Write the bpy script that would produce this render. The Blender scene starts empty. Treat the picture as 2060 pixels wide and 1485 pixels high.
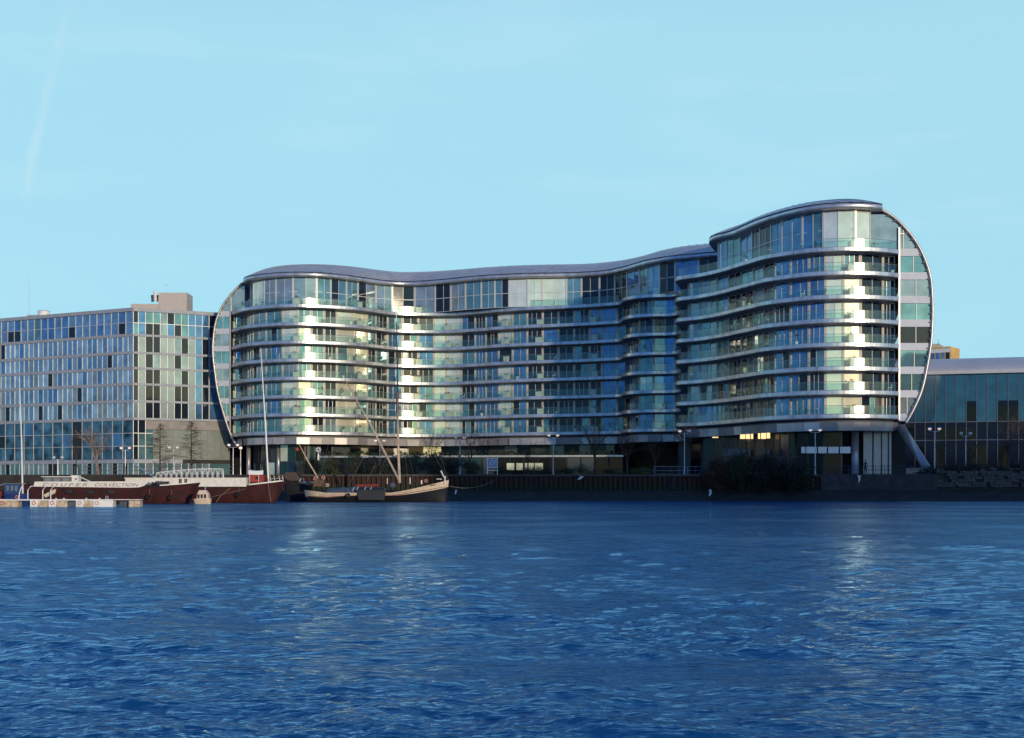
import bpy, math, random
import numpy as np
from mathutils import Vector
random.seed(7)
R = math.radians
C = bpy.context.scene.collection
sc = bpy.context.scene

# ------------------------------------------------------------ camera, sky, sun, exposure
F, HZ, CH = 2861.0, 980.0, 1.7           # focal length in photo pixels, horizon row, eye height over the water
cam = bpy.data.objects.new('camera', bpy.data.cameras.new('camera')); C.objects.link(cam); sc.camera = cam
cam.location = (0, 0, CH); cam.rotation_euler = (R(90), 0, 0)
cam.data.sensor_width = 36; cam.data.lens = 36 * F / 2060
cam.data.shift_y = (HZ - 742.5) / 2060
cam.data.clip_end = 20000; cam.data.clip_start = 0.3
SUN_AZ, SUN_EL = 153.0, 6.5              # clockwise from +Y
sc.view_settings.view_transform = 'Standard'; sc.view_settings.look = 'None'
sc.view_settings.exposure = 0.38; sc.view_settings.gamma = 1
world = bpy.data.worlds.new("World"); sc.world = world; world.use_nodes = True
nt = world.node_tree; nt.nodes.clear()
sky = nt.nodes.new('ShaderNodeTexSky'); sky.sky_type = 'NISHITA'; sky.sun_disc = False
sky.sun_elevation = R(SUN_EL); sky.sun_rotation = R(SUN_AZ)
sky.air_density = 1.0; sky.dust_density = 0.3; sky.ozone_density = 5.0
hs = nt.nodes.new('ShaderNodeMix'); hs.data_type = 'RGBA'; hs.blend_type = 'MULTIPLY'
hs.inputs[0].default_value = 1.0; hs.inputs[7].default_value = (0.50, 0.88, 1.35, 1)
bg = nt.nodes.new('ShaderNodeBackground'); bg.inputs[1].default_value = 0.15
wo = nt.nodes.new('ShaderNodeOutputWorld')
# faint high cirrus, laid out by sky direction
tc = nt.nodes.new('ShaderNodeTexCoord'); mp = nt.nodes.new('ShaderNodeMapping'); mp.inputs['Scale'].default_value = (3, 3, 16)
mp.inputs['Rotation'].default_value = (0.1, 0.28, 0)
nz = nt.nodes.new('ShaderNodeTexNoise'); nz.inputs['Scale'].default_value = 1.6; nz.inputs['Detail'].default_value = 5
rmp = nt.nodes.new('ShaderNodeMapRange'); rmp.inputs[1].default_value = .5; rmp.inputs[2].default_value = .85; rmp.inputs[3].default_value = 0; rmp.inputs[4].default_value = .30
mxc = nt.nodes.new('ShaderNodeMix'); mxc.data_type = 'RGBA'; mxc.inputs[7].default_value = (3.1, 4.5, 4.8, 1)
L = nt.links.new
L(tc.outputs['Generated'], mp.inputs[0]); L(mp.outputs[0], nz.inputs[0]); L(nz.outputs[0], rmp.inputs[0])
L(sky.outputs[0], hs.inputs[6]); L(rmp.outputs[0], mxc.inputs[0])
# pale cyan air low down, deeper blue overhead
sx = nt.nodes.new('ShaderNodeSeparateXYZ'); el = nt.nodes.new('ShaderNodeMapRange')
el.inputs[1].default_value = .30; el.inputs[2].default_value = .62; el.inputs[3].default_value = .90; el.inputs[4].default_value = .12
air = nt.nodes.new('ShaderNodeMix'); air.data_type = 'RGBA'; air.inputs[7].default_value = (2.22, 4.0, 4.48, 1)
def mth(op, a=None, b=None):
    n = nt.nodes.new('ShaderNodeMath'); n.operation = op
    for i, q in enumerate((a, b)):
        if q is None: continue
        if isinstance(q, (int, float)): n.inputs[i].default_value = q
        else: L(q, n.inputs[i])
    return n.outputs[0]
def rng(v, a, b, c, d):
    n = nt.nodes.new('ShaderNodeMapRange'); n.interpolation_type = 'SMOOTHSTEP'; L(v, n.inputs[0])
    for i, q in enumerate((a, b, c, d)): n.inputs[i+1].default_value = q
    return n.outputs[0]
L(tc.outputs['Generated'], sx.inputs[0]); L(sx.outputs[2], el.inputs[0])
ahead = rng(sx.outputs[1], -.25, .35, .12, 1.)              # the pale air lies opposite the sun
L(mth('MULTIPLY', el.outputs[0], ahead), air.inputs[0]); L(hs.outputs[2], air.inputs[6])
sh_ = (math.sin(R(SUN_AZ)), math.cos(R(SUN_AZ)))            # warm horizon glow round the low sun
near = rng(mth('ADD', mth('MULTIPLY', sx.outputs[0], sh_[0]), mth('MULTIPLY', sx.outputs[1], sh_[1])), .50, .97, 0., 1.)
low = rng(sx.outputs[2], .02, .55, 1., 0.)
tnt = nt.nodes.new('ShaderNodeMix'); tnt.data_type = 'RGBA'; tnt.inputs[6].default_value = (.42, .85, 1.45, 1); tnt.inputs[7].default_value = (2.5, 2.05, 1.2, 1)
L(mth('MULTIPLY', near, low), tnt.inputs[0]); L(tnt.outputs[2], hs.inputs[7])
L(air.outputs[2], mxc.inputs[6]); L(mxc.outputs[2], bg.inputs[0]); L(bg.outputs[0], wo.inputs[0])
# a fading contrail, laid out by sky direction
dv_ = mth('MAXIMUM', sx.outputs[1], .01); u_ = mth('DIVIDE', sx.outputs[0], dv_); v_ = mth('DIVIDE', sx.outputs[2], dv_)
w_ = nt.nodes.new('ShaderNodeTexNoise'); w_.inputs['Scale'].default_value = 24; w_.inputs['Detail'].default_value = 4; L(tc.outputs['Generated'], w_.inputs[0])
bow = mth('MULTIPLY', mth('POWER', mth('SUBTRACT', v_, .189), 2.0), .55)
d_ = mth('ABSOLUTE', mth('ADD', mth('SUBTRACT', mth('SUBTRACT', u_, mth('MULTIPLY', mth('SUBTRACT', v_, .189), .12)), bow), mth('ADD', mth('MULTIPLY', w_.outputs[0], .010), .337)))
tr_ = mth('MULTIPLY', rng(d_, 0., .0062, 1., 0.), mth('MULTIPLY', rng(v_, .185, .24, 0., 1.), rng(v_, .28, .40, 1., .15)))
tr_ = mth('MULTIPLY', tr_, mth('MULTIPLY', rng(w_.outputs[0], .35, .7, .2, .8), .33))
con = nt.nodes.new('ShaderNodeMix'); con.data_type = 'RGBA'; con.inputs[7].default_value = (3.8, 4.45, 4.5, 1)
L(tr_, con.inputs[0]); L(mxc.outputs[2], con.inputs[6]); L(con.outputs[2], bg.inputs[0])
sun = bpy.data.objects.new('sun', bpy.data.lights.new('sun', 'SUN')); C.objects.link(sun)
sun.data.energy = 2.2; sun.data.angle = R(0.5); sun.data.color = (1.0, 0.80, 0.54)
sd = Vector((math.sin(R(SUN_AZ)) * math.cos(R(SUN_EL)), math.cos(R(SUN_AZ)) * math.cos(R(SUN_EL)), math.sin(R(SUN_EL))))
sun.rotation_euler = sd.to_track_quat('Z', 'Y').to_euler(); sun.location = (150, -200, 80)
sc.cycles.max_bounces = 8; sc.cycles.transparent_max_bounces = 24; sc.cycles.caustics_reflective = True
sc.cycles.sample_clamp_indirect = 6

def at(px, py, Y):                       # a point seen at photo pixel (px, py), standing at distance Y
    return ((px - 1030) * Y / F, Y, CH + (HZ - py) * Y / F)
def X_(px, Y): return (px - 1030) * Y / F
def Z_(py, Y): return CH + (HZ - py) * Y / F

# ------------------------------------------------------------ materials
MATS = {}
def mat(name, col, rough=.6, metal=0., var=0., vscale=2., bump=0., bscale=10., ior=1.5, emit=None, estr=0., stretch=(1,1,1), col2=None, spec=None):
    if name in MATS: return MATS[name]
    m = bpy.data.materials.new(name); m.use_nodes = True
    t = m.node_tree; b = t.nodes['Principled BSDF']
    b.inputs['Base Color'].default_value = (*col, 1); b.inputs['Roughness'].default_value = rough
    b.inputs['Metallic'].default_value = metal; b.inputs['IOR'].default_value = ior
    if spec is not None: b.inputs['Specular IOR Level'].default_value = spec
    if emit: b.inputs['Emission Color'].default_value = (*emit, 1); b.inputs['Emission Strength'].default_value = estr
    co = t.nodes.new('ShaderNodeTexCoord'); mp = t.nodes.new('ShaderNodeMapping'); mp.inputs['Scale'].default_value = stretch
    t.links.new(co.outputs['Object'], mp.inputs[0])
    if var or col2:
        n = t.nodes.new('ShaderNodeTexNoise'); n.inputs['Scale'].default_value = vscale; n.inputs['Detail'].default_value = 6
        t.links.new(mp.outputs[0], n.inputs[0])
        r = t.nodes.new('ShaderNodeMapRange'); r.inputs[1].default_value = .3; r.inputs[2].default_value = .7
        t.links.new(n.outputs[0], r.inputs[0])
        x = t.nodes.new('ShaderNodeMix'); x.data_type = 'RGBA'
        c2 = col2 or tuple(c * (1 - var) for c in col)
        x.inputs[6].default_value = (*c2, 1); x.inputs[7].default_value = (*(min(1, c * (1 + var * .5)) for c in col), 1)
        t.links.new(r.outputs[0], x.inputs[0]); t.links.new(x.outputs[2], b.inputs['Base Color'])
    if bump:
        n2 = t.nodes.new('ShaderNodeTexNoise'); n2.inputs['Scale'].default_value = bscale; n2.inputs['Detail'].default_value = 4
        t.links.new(mp.outputs[0], n2.inputs[0])
        bb = t.nodes.new('ShaderNodeBump'); bb.inputs['Strength'].default_value = bump; bb.inputs['Distance'].default_value = .05
        t.links.new(n2.outputs[0], bb.inputs['Height']); t.links.new(bb.outputs[0], b.inputs['Normal'])
    MATS[name] = m; return m

def glass_mat(name, body, metal=.0, ior=2.1, tint=None, rough=.03, wob=.03, var=.35):
    m = mat(name, body, rough=rough, metal=metal, var=var, vscale=.5, ior=ior, bump=wob, bscale=.8)
    return m
def clear_glass(name, tint=(.74, .90, .88), gloss=.075, haze=.02):
    m = bpy.data.materials.new(name); m.use_nodes = True; t = m.node_tree; t.nodes.clear()
    o = t.nodes.new('ShaderNodeOutputMaterial')
    tr = t.nodes.new('ShaderNodeBsdfTransparent'); tr.inputs[0].default_value = (*tint, 1)
    gl = t.nodes.new('ShaderNodeBsdfGlossy'); gl.inputs[0].default_value = (.9, 1, .97, 1); gl.inputs[1].default_value = .2
    df = t.nodes.new('ShaderNodeBsdfDiffuse'); df.inputs[0].default_value = (.34, .55, .52, 1)
    m1 = t.nodes.new('ShaderNodeMixShader'); m1.inputs[0].default_value = haze
    m2 = t.nodes.new('ShaderNodeMixShader'); m2.inputs[0].default_value = gloss
    t.links.new(tr.outputs[0], m1.inputs[1]); t.links.new(df.outputs[0], m1.inputs[2])
    t.links.new(m1.outputs[0], m2.inputs[1]); t.links.new(gl.outputs[0], m2.inputs[2]); t.links.new(m2.outputs[0], o.inputs[0])
    MATS[name] = m; return m

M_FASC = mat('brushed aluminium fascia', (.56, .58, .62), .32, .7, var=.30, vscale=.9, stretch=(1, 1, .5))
M_PANEL = mat('sunlit tone soffit panel', (.62, .60, .60), .34, .55, var=.12, vscale=.8)
M_PANEL2 = mat('shaded tone soffit panel', (.30, .29, .31), .4, .4, var=.12, vscale=.8)  # sunlit and shaded looks of one panel painted as two colours
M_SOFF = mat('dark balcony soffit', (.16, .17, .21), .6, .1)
M_ROOF = mat('grey standing seam roof', (.42, .43, .46), .38, .35, var=.2, vscale=.7)
M_RIM = mat('pale metal rim', (.50, .48, .47), .35, .5, var=.2, vscale=1)
M_SHELL = mat('silver shell cladding', (.36, .34, .37), .4, .5, var=.2, vscale=.5)
M_CREAM = mat('cream render pier', (.52, .48, .43), .6, 0, var=.12, vscale=1)
M_FRAME = mat('pale window frame', (.55, .56, .55), .45, .3)
M_DKFRAME = mat('dark mullion', (.06, .07, .09), .4, .4)
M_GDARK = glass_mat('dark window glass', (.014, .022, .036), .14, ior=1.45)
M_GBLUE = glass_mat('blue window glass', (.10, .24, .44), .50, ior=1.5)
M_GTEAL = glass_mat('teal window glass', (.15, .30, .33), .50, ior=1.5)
M_GPALE = glass_mat('window with painted pale sky reflection', (.78, .76, .60), .45, ior=1.6, rough=.07, var=.18)  # bright sky reflection painted in as a pale pane colour
M_GGREY = glass_mat('window with grey curtain', (.26, .34, .38), .4, ior=1.55, rough=.06, var=.3)
M_GBROWN = glass_mat('window with brown curtain', (.12, .10, .085), .2, ior=1.7, rough=.06, var=.4)
M_BAL = clear_glass('green tinted balustrade glass')
M_RAIL = mat('steel handrail', (.5, .52, .52), .3, .7)
M_WHITE = mat('white paint', (.72, .72, .70), .45, var=.12, vscale=3)
M_BLACK = mat('black paint', (.012, .012, .014), .5)
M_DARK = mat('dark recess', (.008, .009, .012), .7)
M_RUST = mat('rust brown hull paint', (.066, .014, .012), .6, 0, vscale=1.6, col2=(.028, .010, .009), bump=.3, bscale=8)
M_LIT = mat('lit window', (.5, .4, .25), .4, emit=(1., .66, .30), estr=1.1, var=.3, vscale=1.5)
M_LAMP = mat('lamp glow', (1, .8, .7), .4, emit=(1., .72, .6), estr=.4)

# ------------------------------------------------------------ mesh helpers
class MB:
    def __init__(s): s.v = []; s.f = []; s.m = []
    def add(s, vs, fs, mi=0):
        b = len(s.v); s.v += [tuple(v) for v in vs]
        for f in fs: s.f.append(tuple(b + i for i in f)); s.m.append(mi)
        return s
    def quad(s, a, b, c, d, mi=0): return s.add((a, b, c, d), ((0, 1, 2, 3),), mi)
    def box(s, c, d, rz=0., mi=0, tilt=0.):
        hx, hy, hz = d[0]/2, d[1]/2, d[2]/2; cs, sn = math.cos(rz), math.sin(rz); ct, st = math.cos(tilt), math.sin(tilt)
        vs = []
        for x, y, z in ((-hx,-hy,-hz),(hx,-hy,-hz),(hx,hy,-hz),(-hx,hy,-hz),(-hx,-hy,hz),(hx,-hy,hz),(hx,hy,hz),(-hx,hy,hz)):
            x, z = x*ct - z*st, x*st + z*ct
            vs.append((c[0] + x*cs - y*sn, c[1] + x*sn + y*cs, c[2] + z))
        return s.add(vs, ((0,3,2,1),(4,5,6,7),(0,1,5,4),(1,2,6,5),(2,3,7,6),(3,0,4,7)), mi)
    def tube(s, pts, r, n=6, mi=0, caps=True):
        P = [Vector(p) for p in pts]; rs = r if isinstance(r, (list, tuple)) else [r]*len(P)
        rings = []
        for i, p in enumerate(P):
            d = (P[min(i+1, len(P)-1)] - P[max(i-1, 0)])
            if d.length < 1e-9: d = Vector((0,0,1))
            d.normalize(); a = Vector((0,0,1)) if abs(d.z) < .9 else Vector((1,0,0))
            u = d.cross(a).normalized(); w = d.cross(u)
            rings.append([p + (u*math.cos(2*math.pi*k/n) + w*math.sin(2*math.pi*k/n))*rs[i] for k in range(n)])
        vs = [v for rg in rings for v in rg]; fs = []
        for i in range(len(P)-1):
            for k in range(n):
                k2 = (k+1) % n; fs.append((i*n+k, i*n+k2, (i+1)*n+k2, (i+1)*n+k))
        if caps: fs += [tuple(range(n)), tuple((len(P)-1)*n + k for k in reversed(range(n)))]
        return s.add(vs, fs, mi)
    def loft(s, rings, mi=0, closed=False, caps=False):
        n = len(rings[0]); vs = [v for rg in rings for v in rg]; fs = []
        for i in range(len(rings)-1):
            for k in range(n if closed else n-1):
                k2 = (k+1) % n; fs.append((i*n+k, (i+1)*n+k, (i+1)*n+k2, i*n+k2))
        if caps: fs += [tuple(range(n)), tuple((len(rings)-1)*n + k for k in reversed(range(n)))]
        return s.add(vs, fs, mi)
    def poly(s, pts, z0, z1, mi=0):
        n = len(pts); vs = [(p[0], p[1], z0) for p in pts] + [(p[0], p[1], z1) for p in pts]
        fs = [tuple(reversed(range(n))), tuple(range(n, 2*n))] + [(i, (i+1) % n, n+(i+1) % n, n+i) for i in range(n)]
        return s.add(vs, fs, mi)
    def lathe(s, prof, c, n=14, mi=0):
        rings = [[(c[0]+r*math.cos(2*math.pi*k/n), c[1]+r*math.sin(2*math.pi*k/n), c[2]+z) for k in range(n)] for r, z in prof]
        return s.loft(rings, mi, closed=True, caps=True)
    def torus(s, c, R0, r, axis='y', n=16, m=7, mi=0):
        rings = []
        for i in range(n+1):
            a = 2*math.pi*i/n; rg = []
            for j in range(m):
                b = 2*math.pi*j/m; q = R0 + r*math.cos(b)
                p = (q*math.cos(a), r*math.sin(b), q*math.sin(a))
                if axis == 'x': p = (p[1], p[0], p[2])
                rg.append((c[0]+p[0], c[1]+p[1], c[2]+p[2]))
            rings.append(rg)
        return s.loft(rings, mi, closed=True)
    def build(s, name, m, parent=None, smooth=False, loc=None):
        me = bpy.data.meshes.new(name); vs = s.v
        if loc is not None: vs = [(v[0]-loc[0], v[1]-loc[1], v[2]-loc[2]) for v in vs]
        me.from_pydata(vs, [], s.f)
        for mm in (m if isinstance(m, (list, tuple)) else [m]): me.materials.append(mm)
        me.polygons.foreach_set('material_index', s.m)
        if smooth: me.polygons.foreach_set('use_smooth', [True]*len(me.polygons))
        me.update(); o = bpy.data.objects.new(name, me); C.objects.link(o)
        if loc is not None: o.location = loc
        if parent is not None: o.parent = parent
        return o
def tag(o, label=None, cat=None, group=None, kind=None):
    if label: o['label'] = label
    if cat: o['category'] = cat
    if group: o['group'] = group
    if kind: o['kind'] = kind
    return o
def thing(name, label, cat, loc=(0,0,0), group=None):
    o = bpy.data.objects.new(name, None); C.objects.link(o); o.location = loc; o.empty_display_size = .5
    return tag(o, label, cat, group)
def part(mb, name, m, root, smooth=False):        # geometry given in world coordinates, parented under an Empty or a mesh with its own location
    l = Vector(root.location)
    p = root.parent
    while p is not None: l += p.location; p = p.parent
    mb.v = [(v[0]-l.x, v[1]-l.y, v[2]-l.z) for v in mb.v]
    return mb.build(name, m, root, smooth)
def copy_tree(o, parent=None):
    c = o.copy(); C.objects.link(c)
    if parent is not None: c.parent = parent
    for ch in o.children: copy_tree(ch, c)
    return c
ORD = ['first','second','third','fourth','fifth','sixth','seventh','eighth','ninth','tenth','eleventh','twelfth','thirteenth','fourteenth']

def catmull(pts, step=.7):
    P = [np.array(p, float) for p in pts]; P = [2*P[0]-P[1]] + P + [2*P[-1]-P[-2]]; out = []
    for i in range(1, len(P)-2):
        p0, p1, p2, p3 = P[i-1:i+3]; n = max(2, int(np.linalg.norm(p2-p1)/.15))
        # centripetal parametrisation keeps sharp turns from looping
        t0 = 0; t1 = t0+np.linalg.norm(p1-p0)**.5; t2 = t1+np.linalg.norm(p2-p1)**.5; t3 = t2+np.linalg.norm(p3-p2)**.5
        for j in range(n):
            t = t1 + (t2-t1)*j/n
            A1 = (t1-t)/(t1-t0)*p0+(t-t0)/(t1-t0)*p1; A2 = (t2-t)/(t2-t1)*p1+(t-t1)/(t2-t1)*p2; A3 = (t3-t)/(t3-t2)*p2+(t-t2)/(t3-t2)*p3
            B1 = (t2-t)/(t2-t0)*A1+(t-t0)/(t2-t0)*A2; B2 = (t3-t)/(t3-t1)*A2+(t-t1)/(t3-t1)*A3
            out.append((t2-t)/(t2-t1)*B1+(t-t1)/(t2-t1)*B2)
    out.append(P[-2]); return resample(out, step)
def resample(pts, step):
    P = np.array(pts); d = np.r_[0, np.cumsum(np.linalg.norm(np.diff(P, axis=0), axis=1))]
    n = max(2, int(round(d[-1]/step))); s = np.linspace(0, d[-1], n+1)
    return np.c_[np.interp(s, d, P[:,0]), np.interp(s, d, P[:,1])]
def normals(P):                                  # towards the river for a curve walked left to right
    t = np.gradient(P, axis=0); t /= np.linalg.norm(t, axis=1)[:,None] + 1e-9
    return np.c_[t[:,1], -t[:,0]]
def offset(P, d, step=.7):                       # inwards by d, loops trimmed off
    Q = P - normals(P)*d; keep = []
    for q in Q:
        if np.min(np.linalg.norm(P-q, axis=1)) > .96*d: keep.append(q)
    return resample(keep, step)

# ------------------------------------------------------------ river
def build_water():
    ys = [-60, -20, 3.0]; y = 5.0
    while y < 171: ys.append(y); y += max(.014, y*y*.00016 + y*.0009)
    ys += [173, 177, 181, 186]
    nx = 860; us = np.linspace(-.48, .48, nx)
    ys = np.array(ys); wd = np.maximum(ys, 9.0)
    X = us[None,:]*wd[:,None]*1.02; Y = np.repeat(ys[:,None], nx, 1)
    X[:, 0] = -900; X[:, -1] = 900; X[:, 1] = np.minimum(X[:, 2]-1, -110); X[:, -2] = np.maximum(X[:, -3]+1, 110)
    rs = np.random.RandomState(3); Z = np.zeros_like(X); sp = np.maximum(.011, .0013*np.maximum(ys,1))[:,None]
    dy = np.gradient(ys)[:,None]
    wx = X + .5*np.sin(.31*Y+.17*X) + .25*np.sin(.9*X-.5*Y); wy = Y + .6*np.sin(.23*X+.11*Y) + .22*np.sin(.7*Y+.8*X)
    for i in range(150):
        lam = math.exp(rs.uniform(math.log(.045), math.log(2.0))); k = 2*math.pi/lam
        a = rs.normal(R(80), R(32)); kx, ky = k*math.cos(a), k*math.sin(a)
        amp = .0046*lam**.80*rs.uniform(.6, 1.4)
        fade = np.clip(lam/(3.0*np.maximum(sp, dy)) - .5, 0, 1)
        ph = rs.uniform(0, 6.28)
        patch = .85+.3*np.sin(X*rs.uniform(.02,.35)+Y*rs.uniform(.05,.4)+rs.uniform(0,6))
        Z += amp*fade*patch*np.sin(kx*wx + ky*wy + ph)
    # calm slicks and gusts
    g = .5+.5*np.sin(.05*X+.21*Y+1.3*np.sin(.07*X)); g2 = .5+.5*np.sin(.33*Y-.11*X+2*np.sin(.09*X+.04*Y))
    Z *= (.85+.2*g*g2)
    for cx, cy, rx, ry in ((.9, 13.2, 2.6, .7), (-3.6, 17.5, 3.5, .9), (2.4, 12.6, 1.3, .35)):
        q = ((X-cx)/rx)**2 + ((Y-cy)/ry)**2; Z *= 1-.85*np.exp(-q)
        Z += .012*np.exp(-q)*np.sin(5*(Y-cy)+1.2*np.sin(X*1.3))
    n, m = X.shape; V = np.stack([X, Y, Z], -1).reshape(-1, 3)
    idx = np.arange(n*m).reshape(n, m); Fc = np.stack([idx[:-1,:-1], idx[:-1,1:], idx[1:,1:], idx[1:,:-1]], -1).reshape(-1, 4)
    me = bpy.data.meshes.new('river'); me.vertices.add(len(V)); me.vertices.foreach_set('co', V.ravel())
    me.loops.add(Fc.size); me.loops.foreach_set('vertex_index', Fc.ravel().astype(np.int32))
    me.polygons.add(len(Fc)); me.polygons.foreach_set('loop_start', np.arange(0, Fc.size, 4, dtype=np.int32))
    me.update(); me.validate(); me.polygons.foreach_set('use_smooth', [True]*len(me.polygons))
    m = bpy.data.materials.new('river water'); m.use_nodes = True; t = m.node_tree; b = t.nodes['Principled BSDF']
    t.nodes.remove(b); out = [n for n in t.nodes if n.type == 'OUTPUT_MATERIAL'][0]
    df = t.nodes.new('ShaderNodeBsdfDiffuse'); df.inputs[0].default_value = (.004, .068, .185, 1)
    gl = t.nodes.new('ShaderNodeBsdfGlossy'); gl.inputs[0].default_value = (.44, .68, .94, 1); gl.inputs[1].default_value = .09
    fr = t.nodes.new('ShaderNodeFresnel'); fr.inputs[0].default_value = 1.48; mx = t.nodes.new('ShaderNodeMixShader')
    t.links.new(fr.outputs[0], mx.inputs[0]); t.links.new(df.outputs[0], mx.inputs[1]); t.links.new(gl.outputs[0], mx.inputs[2]); t.links.new(mx.outputs[0], out.inputs[0])
    co = t.nodes.new('ShaderNodeTexCoord'); prev = None
    for sc_, st, dist, strch in ((5., .9, .045, (.7, 1.8, 1)), (13., .8, .014, (.8, 1.6, 1)), (2.0, .8, .10, (.7, 1.7, 1)), (.5, .4, .15, (1.2, .6, 1))):
        mp_ = t.nodes.new('ShaderNodeMapping'); mp_.inputs['Scale'].default_value = strch; mp_.inputs['Rotation'].default_value = (0, 0, R(-12))
        nn = t.nodes.new('ShaderNodeTexNoise'); nn.inputs['Scale'].default_value = sc_; nn.inputs['Detail'].default_value = 5; nn.inputs['Distortion'].default_value = .15
        bb = t.nodes.new('ShaderNodeBump'); bb.inputs['Strength'].default_value = st; bb.inputs['Distance'].default_value = dist
        t.links.new(co.outputs['Object'], mp_.inputs[0]); t.links.new(mp_.outputs[0], nn.inputs[0]); t.links.new(nn.outputs[0], bb.inputs['Height'])
        if prev: t.links.new(prev.outputs[0], bb.inputs['Normal'])
        prev = bb
    wn = t.nodes.new('ShaderNodeTexNoise'); wn.inputs['Scale'].default_value = .12; wn.inputs['Detail'].default_value = 4; wm = t.nodes.new('ShaderNodeMapRange')
    for i_, v_ in enumerate((.4, .62, .03, .16)): wm.inputs[i_+1].default_value = v_
    t.links.new(co.outputs['Object'], wn.inputs[0]); t.links.new(wn.outputs[0], wm.inputs[0]); t.links.new(wm.outputs[0], gl.inputs[1])
    for q in (gl, fr): t.links.new(prev.outputs[0], q.inputs['Normal'])
    me.materials.append(m); o = bpy.data.objects.new('river', me); C.objects.link(o); tag(o, kind='structure')
build_water()
# river bed / land reaching the horizon
M_MUD = mat('dark wet river mud', (.016, .015, .013), .75, var=.5, vscale=.8, bump=.6, bscale=3)
M_PAVE = mat('promenade paving', (.10, .10, .10), .8, var=.3, vscale=.6)
tag(MB().quad((-9000,-3000,-2.5),(9000,-3000,-2.5),(9000,9000,-2.5),(-9000,9000,-2.5)).build('ground', mat('distant ground', (.05,.055,.05), .9, var=.3, vscale=.01)), kind='structure')
tag(MB().poly([(-400,178.8),(400,178.8),(400,900),(-400,900)], -2, 3.2).build('promenade', M_PAVE), kind='structure')
def mud_bank():
    rs = random.Random(5); rings = []
    prof = [(-.5, 172.5), (-.15, 174.2), (.25, 175.4), (.8, 176.4), (1.25, 177.4), (1.35, 178.9)]
    for i in range(161):
        x = -160+i*2.0
        rings.append([(x, y + rs.uniform(-.35,.35)*(j<4), z + rs.uniform(-.1,.1)*(0<j<5)) for j, (z, y) in enumerate(prof)])
    m = MB().loft([list(r) for r in rings]); return tag(m.build('river_bank', M_MUD), kind='structure')
mud_bank()

# ------------------------------------------------------------ curved apartment block
FRONT = [(-51.7,262),(-48.2,255.6),(-42.6,251.4),(-37.7,250),(-31.8,252.0),(-27.3,254.6),(-24.1,258.3),(-22.3,260.8),(-18.4,262.4),(-12.6,262.6),
 (-6.9,260),(-2.7,257),(2.75,254.2),(7.5,252.6),(13,250.4),(16.2,248.6),(18.4,247.2),(18.9,245.0),(19.0,242.4),(20.2,239.6),(23,237.4),(26.2,236.8),
 (27.6,234.6),(27.2,229),(26.1,223),(25.3,219.4),(25.6,217.2),(28.3,214.2),(30.6,210),(32.4,205),(33.6,201.6),(35.2,197.4),(37.9,194),(40.7,191.6),(43.7,190.6),(47,190.6),(50.2,191.6),(52.4,192.9)]
EAVE_A = [(-49.4,272),(-49.5,262.5),(-48.3,257.6),(-45.4,254.3),(-40.2,251.7),(-34.8,251.7),(-30.4,254.5),(-26.1,258.9),(-23.2,261.6),(-19.3,263.0),(-13.4,260.6),(-8.4,257.2),(-3.6,254.7),
 (2.7,252.9),(9.1,252.2),(13.1,251.2),(16.3,249.3),(19.3,245),(22.8,237.6),(26.5,233.5),(30.6,231),(32.7,229.8),(39,228.8)]
SPINE_A = [(-46.5,275),(-42,264),(-38,262),(-35,262),(-32,263),(-28,266),(-24,270),(-20,272.5),(-15,271),(-8,267.5),(-3,265),(3,263.2),(9,262.4),(15,261.5),(20,258),(24.5,252),(28.5,244),(33,240),(37,239.5),(42,239)]
EAVE_B = [(36.5,234),(33.6,229),(31.2,222),(30.2,217.6),(30.5,214.8),(32.5,211.2),(33.9,206),(35.1,201.6),(36.6,198),(38.4,194.7),(40.3,192.3),(42.4,190.9),(45.3,190.2),(48.2,190.6),(49.8,191.5),(50.3,196),(50.5,210)]
SPINE_B = [(39,233),(37.5,226),(37.5,218),(37.8,216),(38.5,213),(39.5,210),(41,207),(42.5,204.5),(43.5,203),(44.5,202),(45.5,201.3),(46.3,201.2),(47,201.4),(47.5,202),(47.8,210)]
KZ = [11.2+3.2*k for k in range(8)]
EZ = 38.95
front = catmull(FRONT); 
blk = thing('curved_apartment_block', 'wave-shaped glass apartment block with stacked curving balconies and a grey roof shell', 'apartment block', (0, 235, 3.2))
BACK = [(53.2,194.2),(58,215),(54,250),(20,280),(-30,292),(-52,286),(-52.5,266)]
# eight balcony slabs, each with rounded fascia
nF = normals(front)
prof = [(-1.6,-.44),(-.35,-.40),(-.05,-.34),(.10,-.29),(.15,-.22),(.15,.24),(.10,.31),(-.12,.34),(-1.9,.34)]
FP = [[tuple(front[i] + nF[i]*o) + (z,) for o, z in prof] for i in range(len(front))]
slab_in = offset(front, 1.2)
for k, zk in enumerate(KZ):
    mb = MB()
    rings = [[(p[0], p[1], p[2]+zk) for p in r] for r in FP]
    for i in range(len(rings)-1):
        for j in range(len(prof)-1):
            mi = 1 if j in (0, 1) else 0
            mb.add([rings[i][j], rings[i+1][j], rings[i+1][j+1], rings[i][j+1]], ((0,3,2,1),), mi)
    poly = [tuple(p) for p in front] + BACK
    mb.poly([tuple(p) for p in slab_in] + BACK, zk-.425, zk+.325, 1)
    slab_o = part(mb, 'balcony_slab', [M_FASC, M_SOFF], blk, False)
    jt = MB()
    for i in range(4, len(front)-2, 5):
        a = front[i]+nF[i]*.155; tg = np.array([-nF[i][1], nF[i][0]])*.022
        jt.add([(*(a-tg),zk-.22),(*(a+tg),zk-.22),(*(a+tg),zk+.24),(*(a-tg),zk+.24)], ((0,1,2,3),))
    o_ = part(jt, 'panel_joint', M_DKFRAME, slab_o); o_['kind'] = 'stuff'
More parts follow.
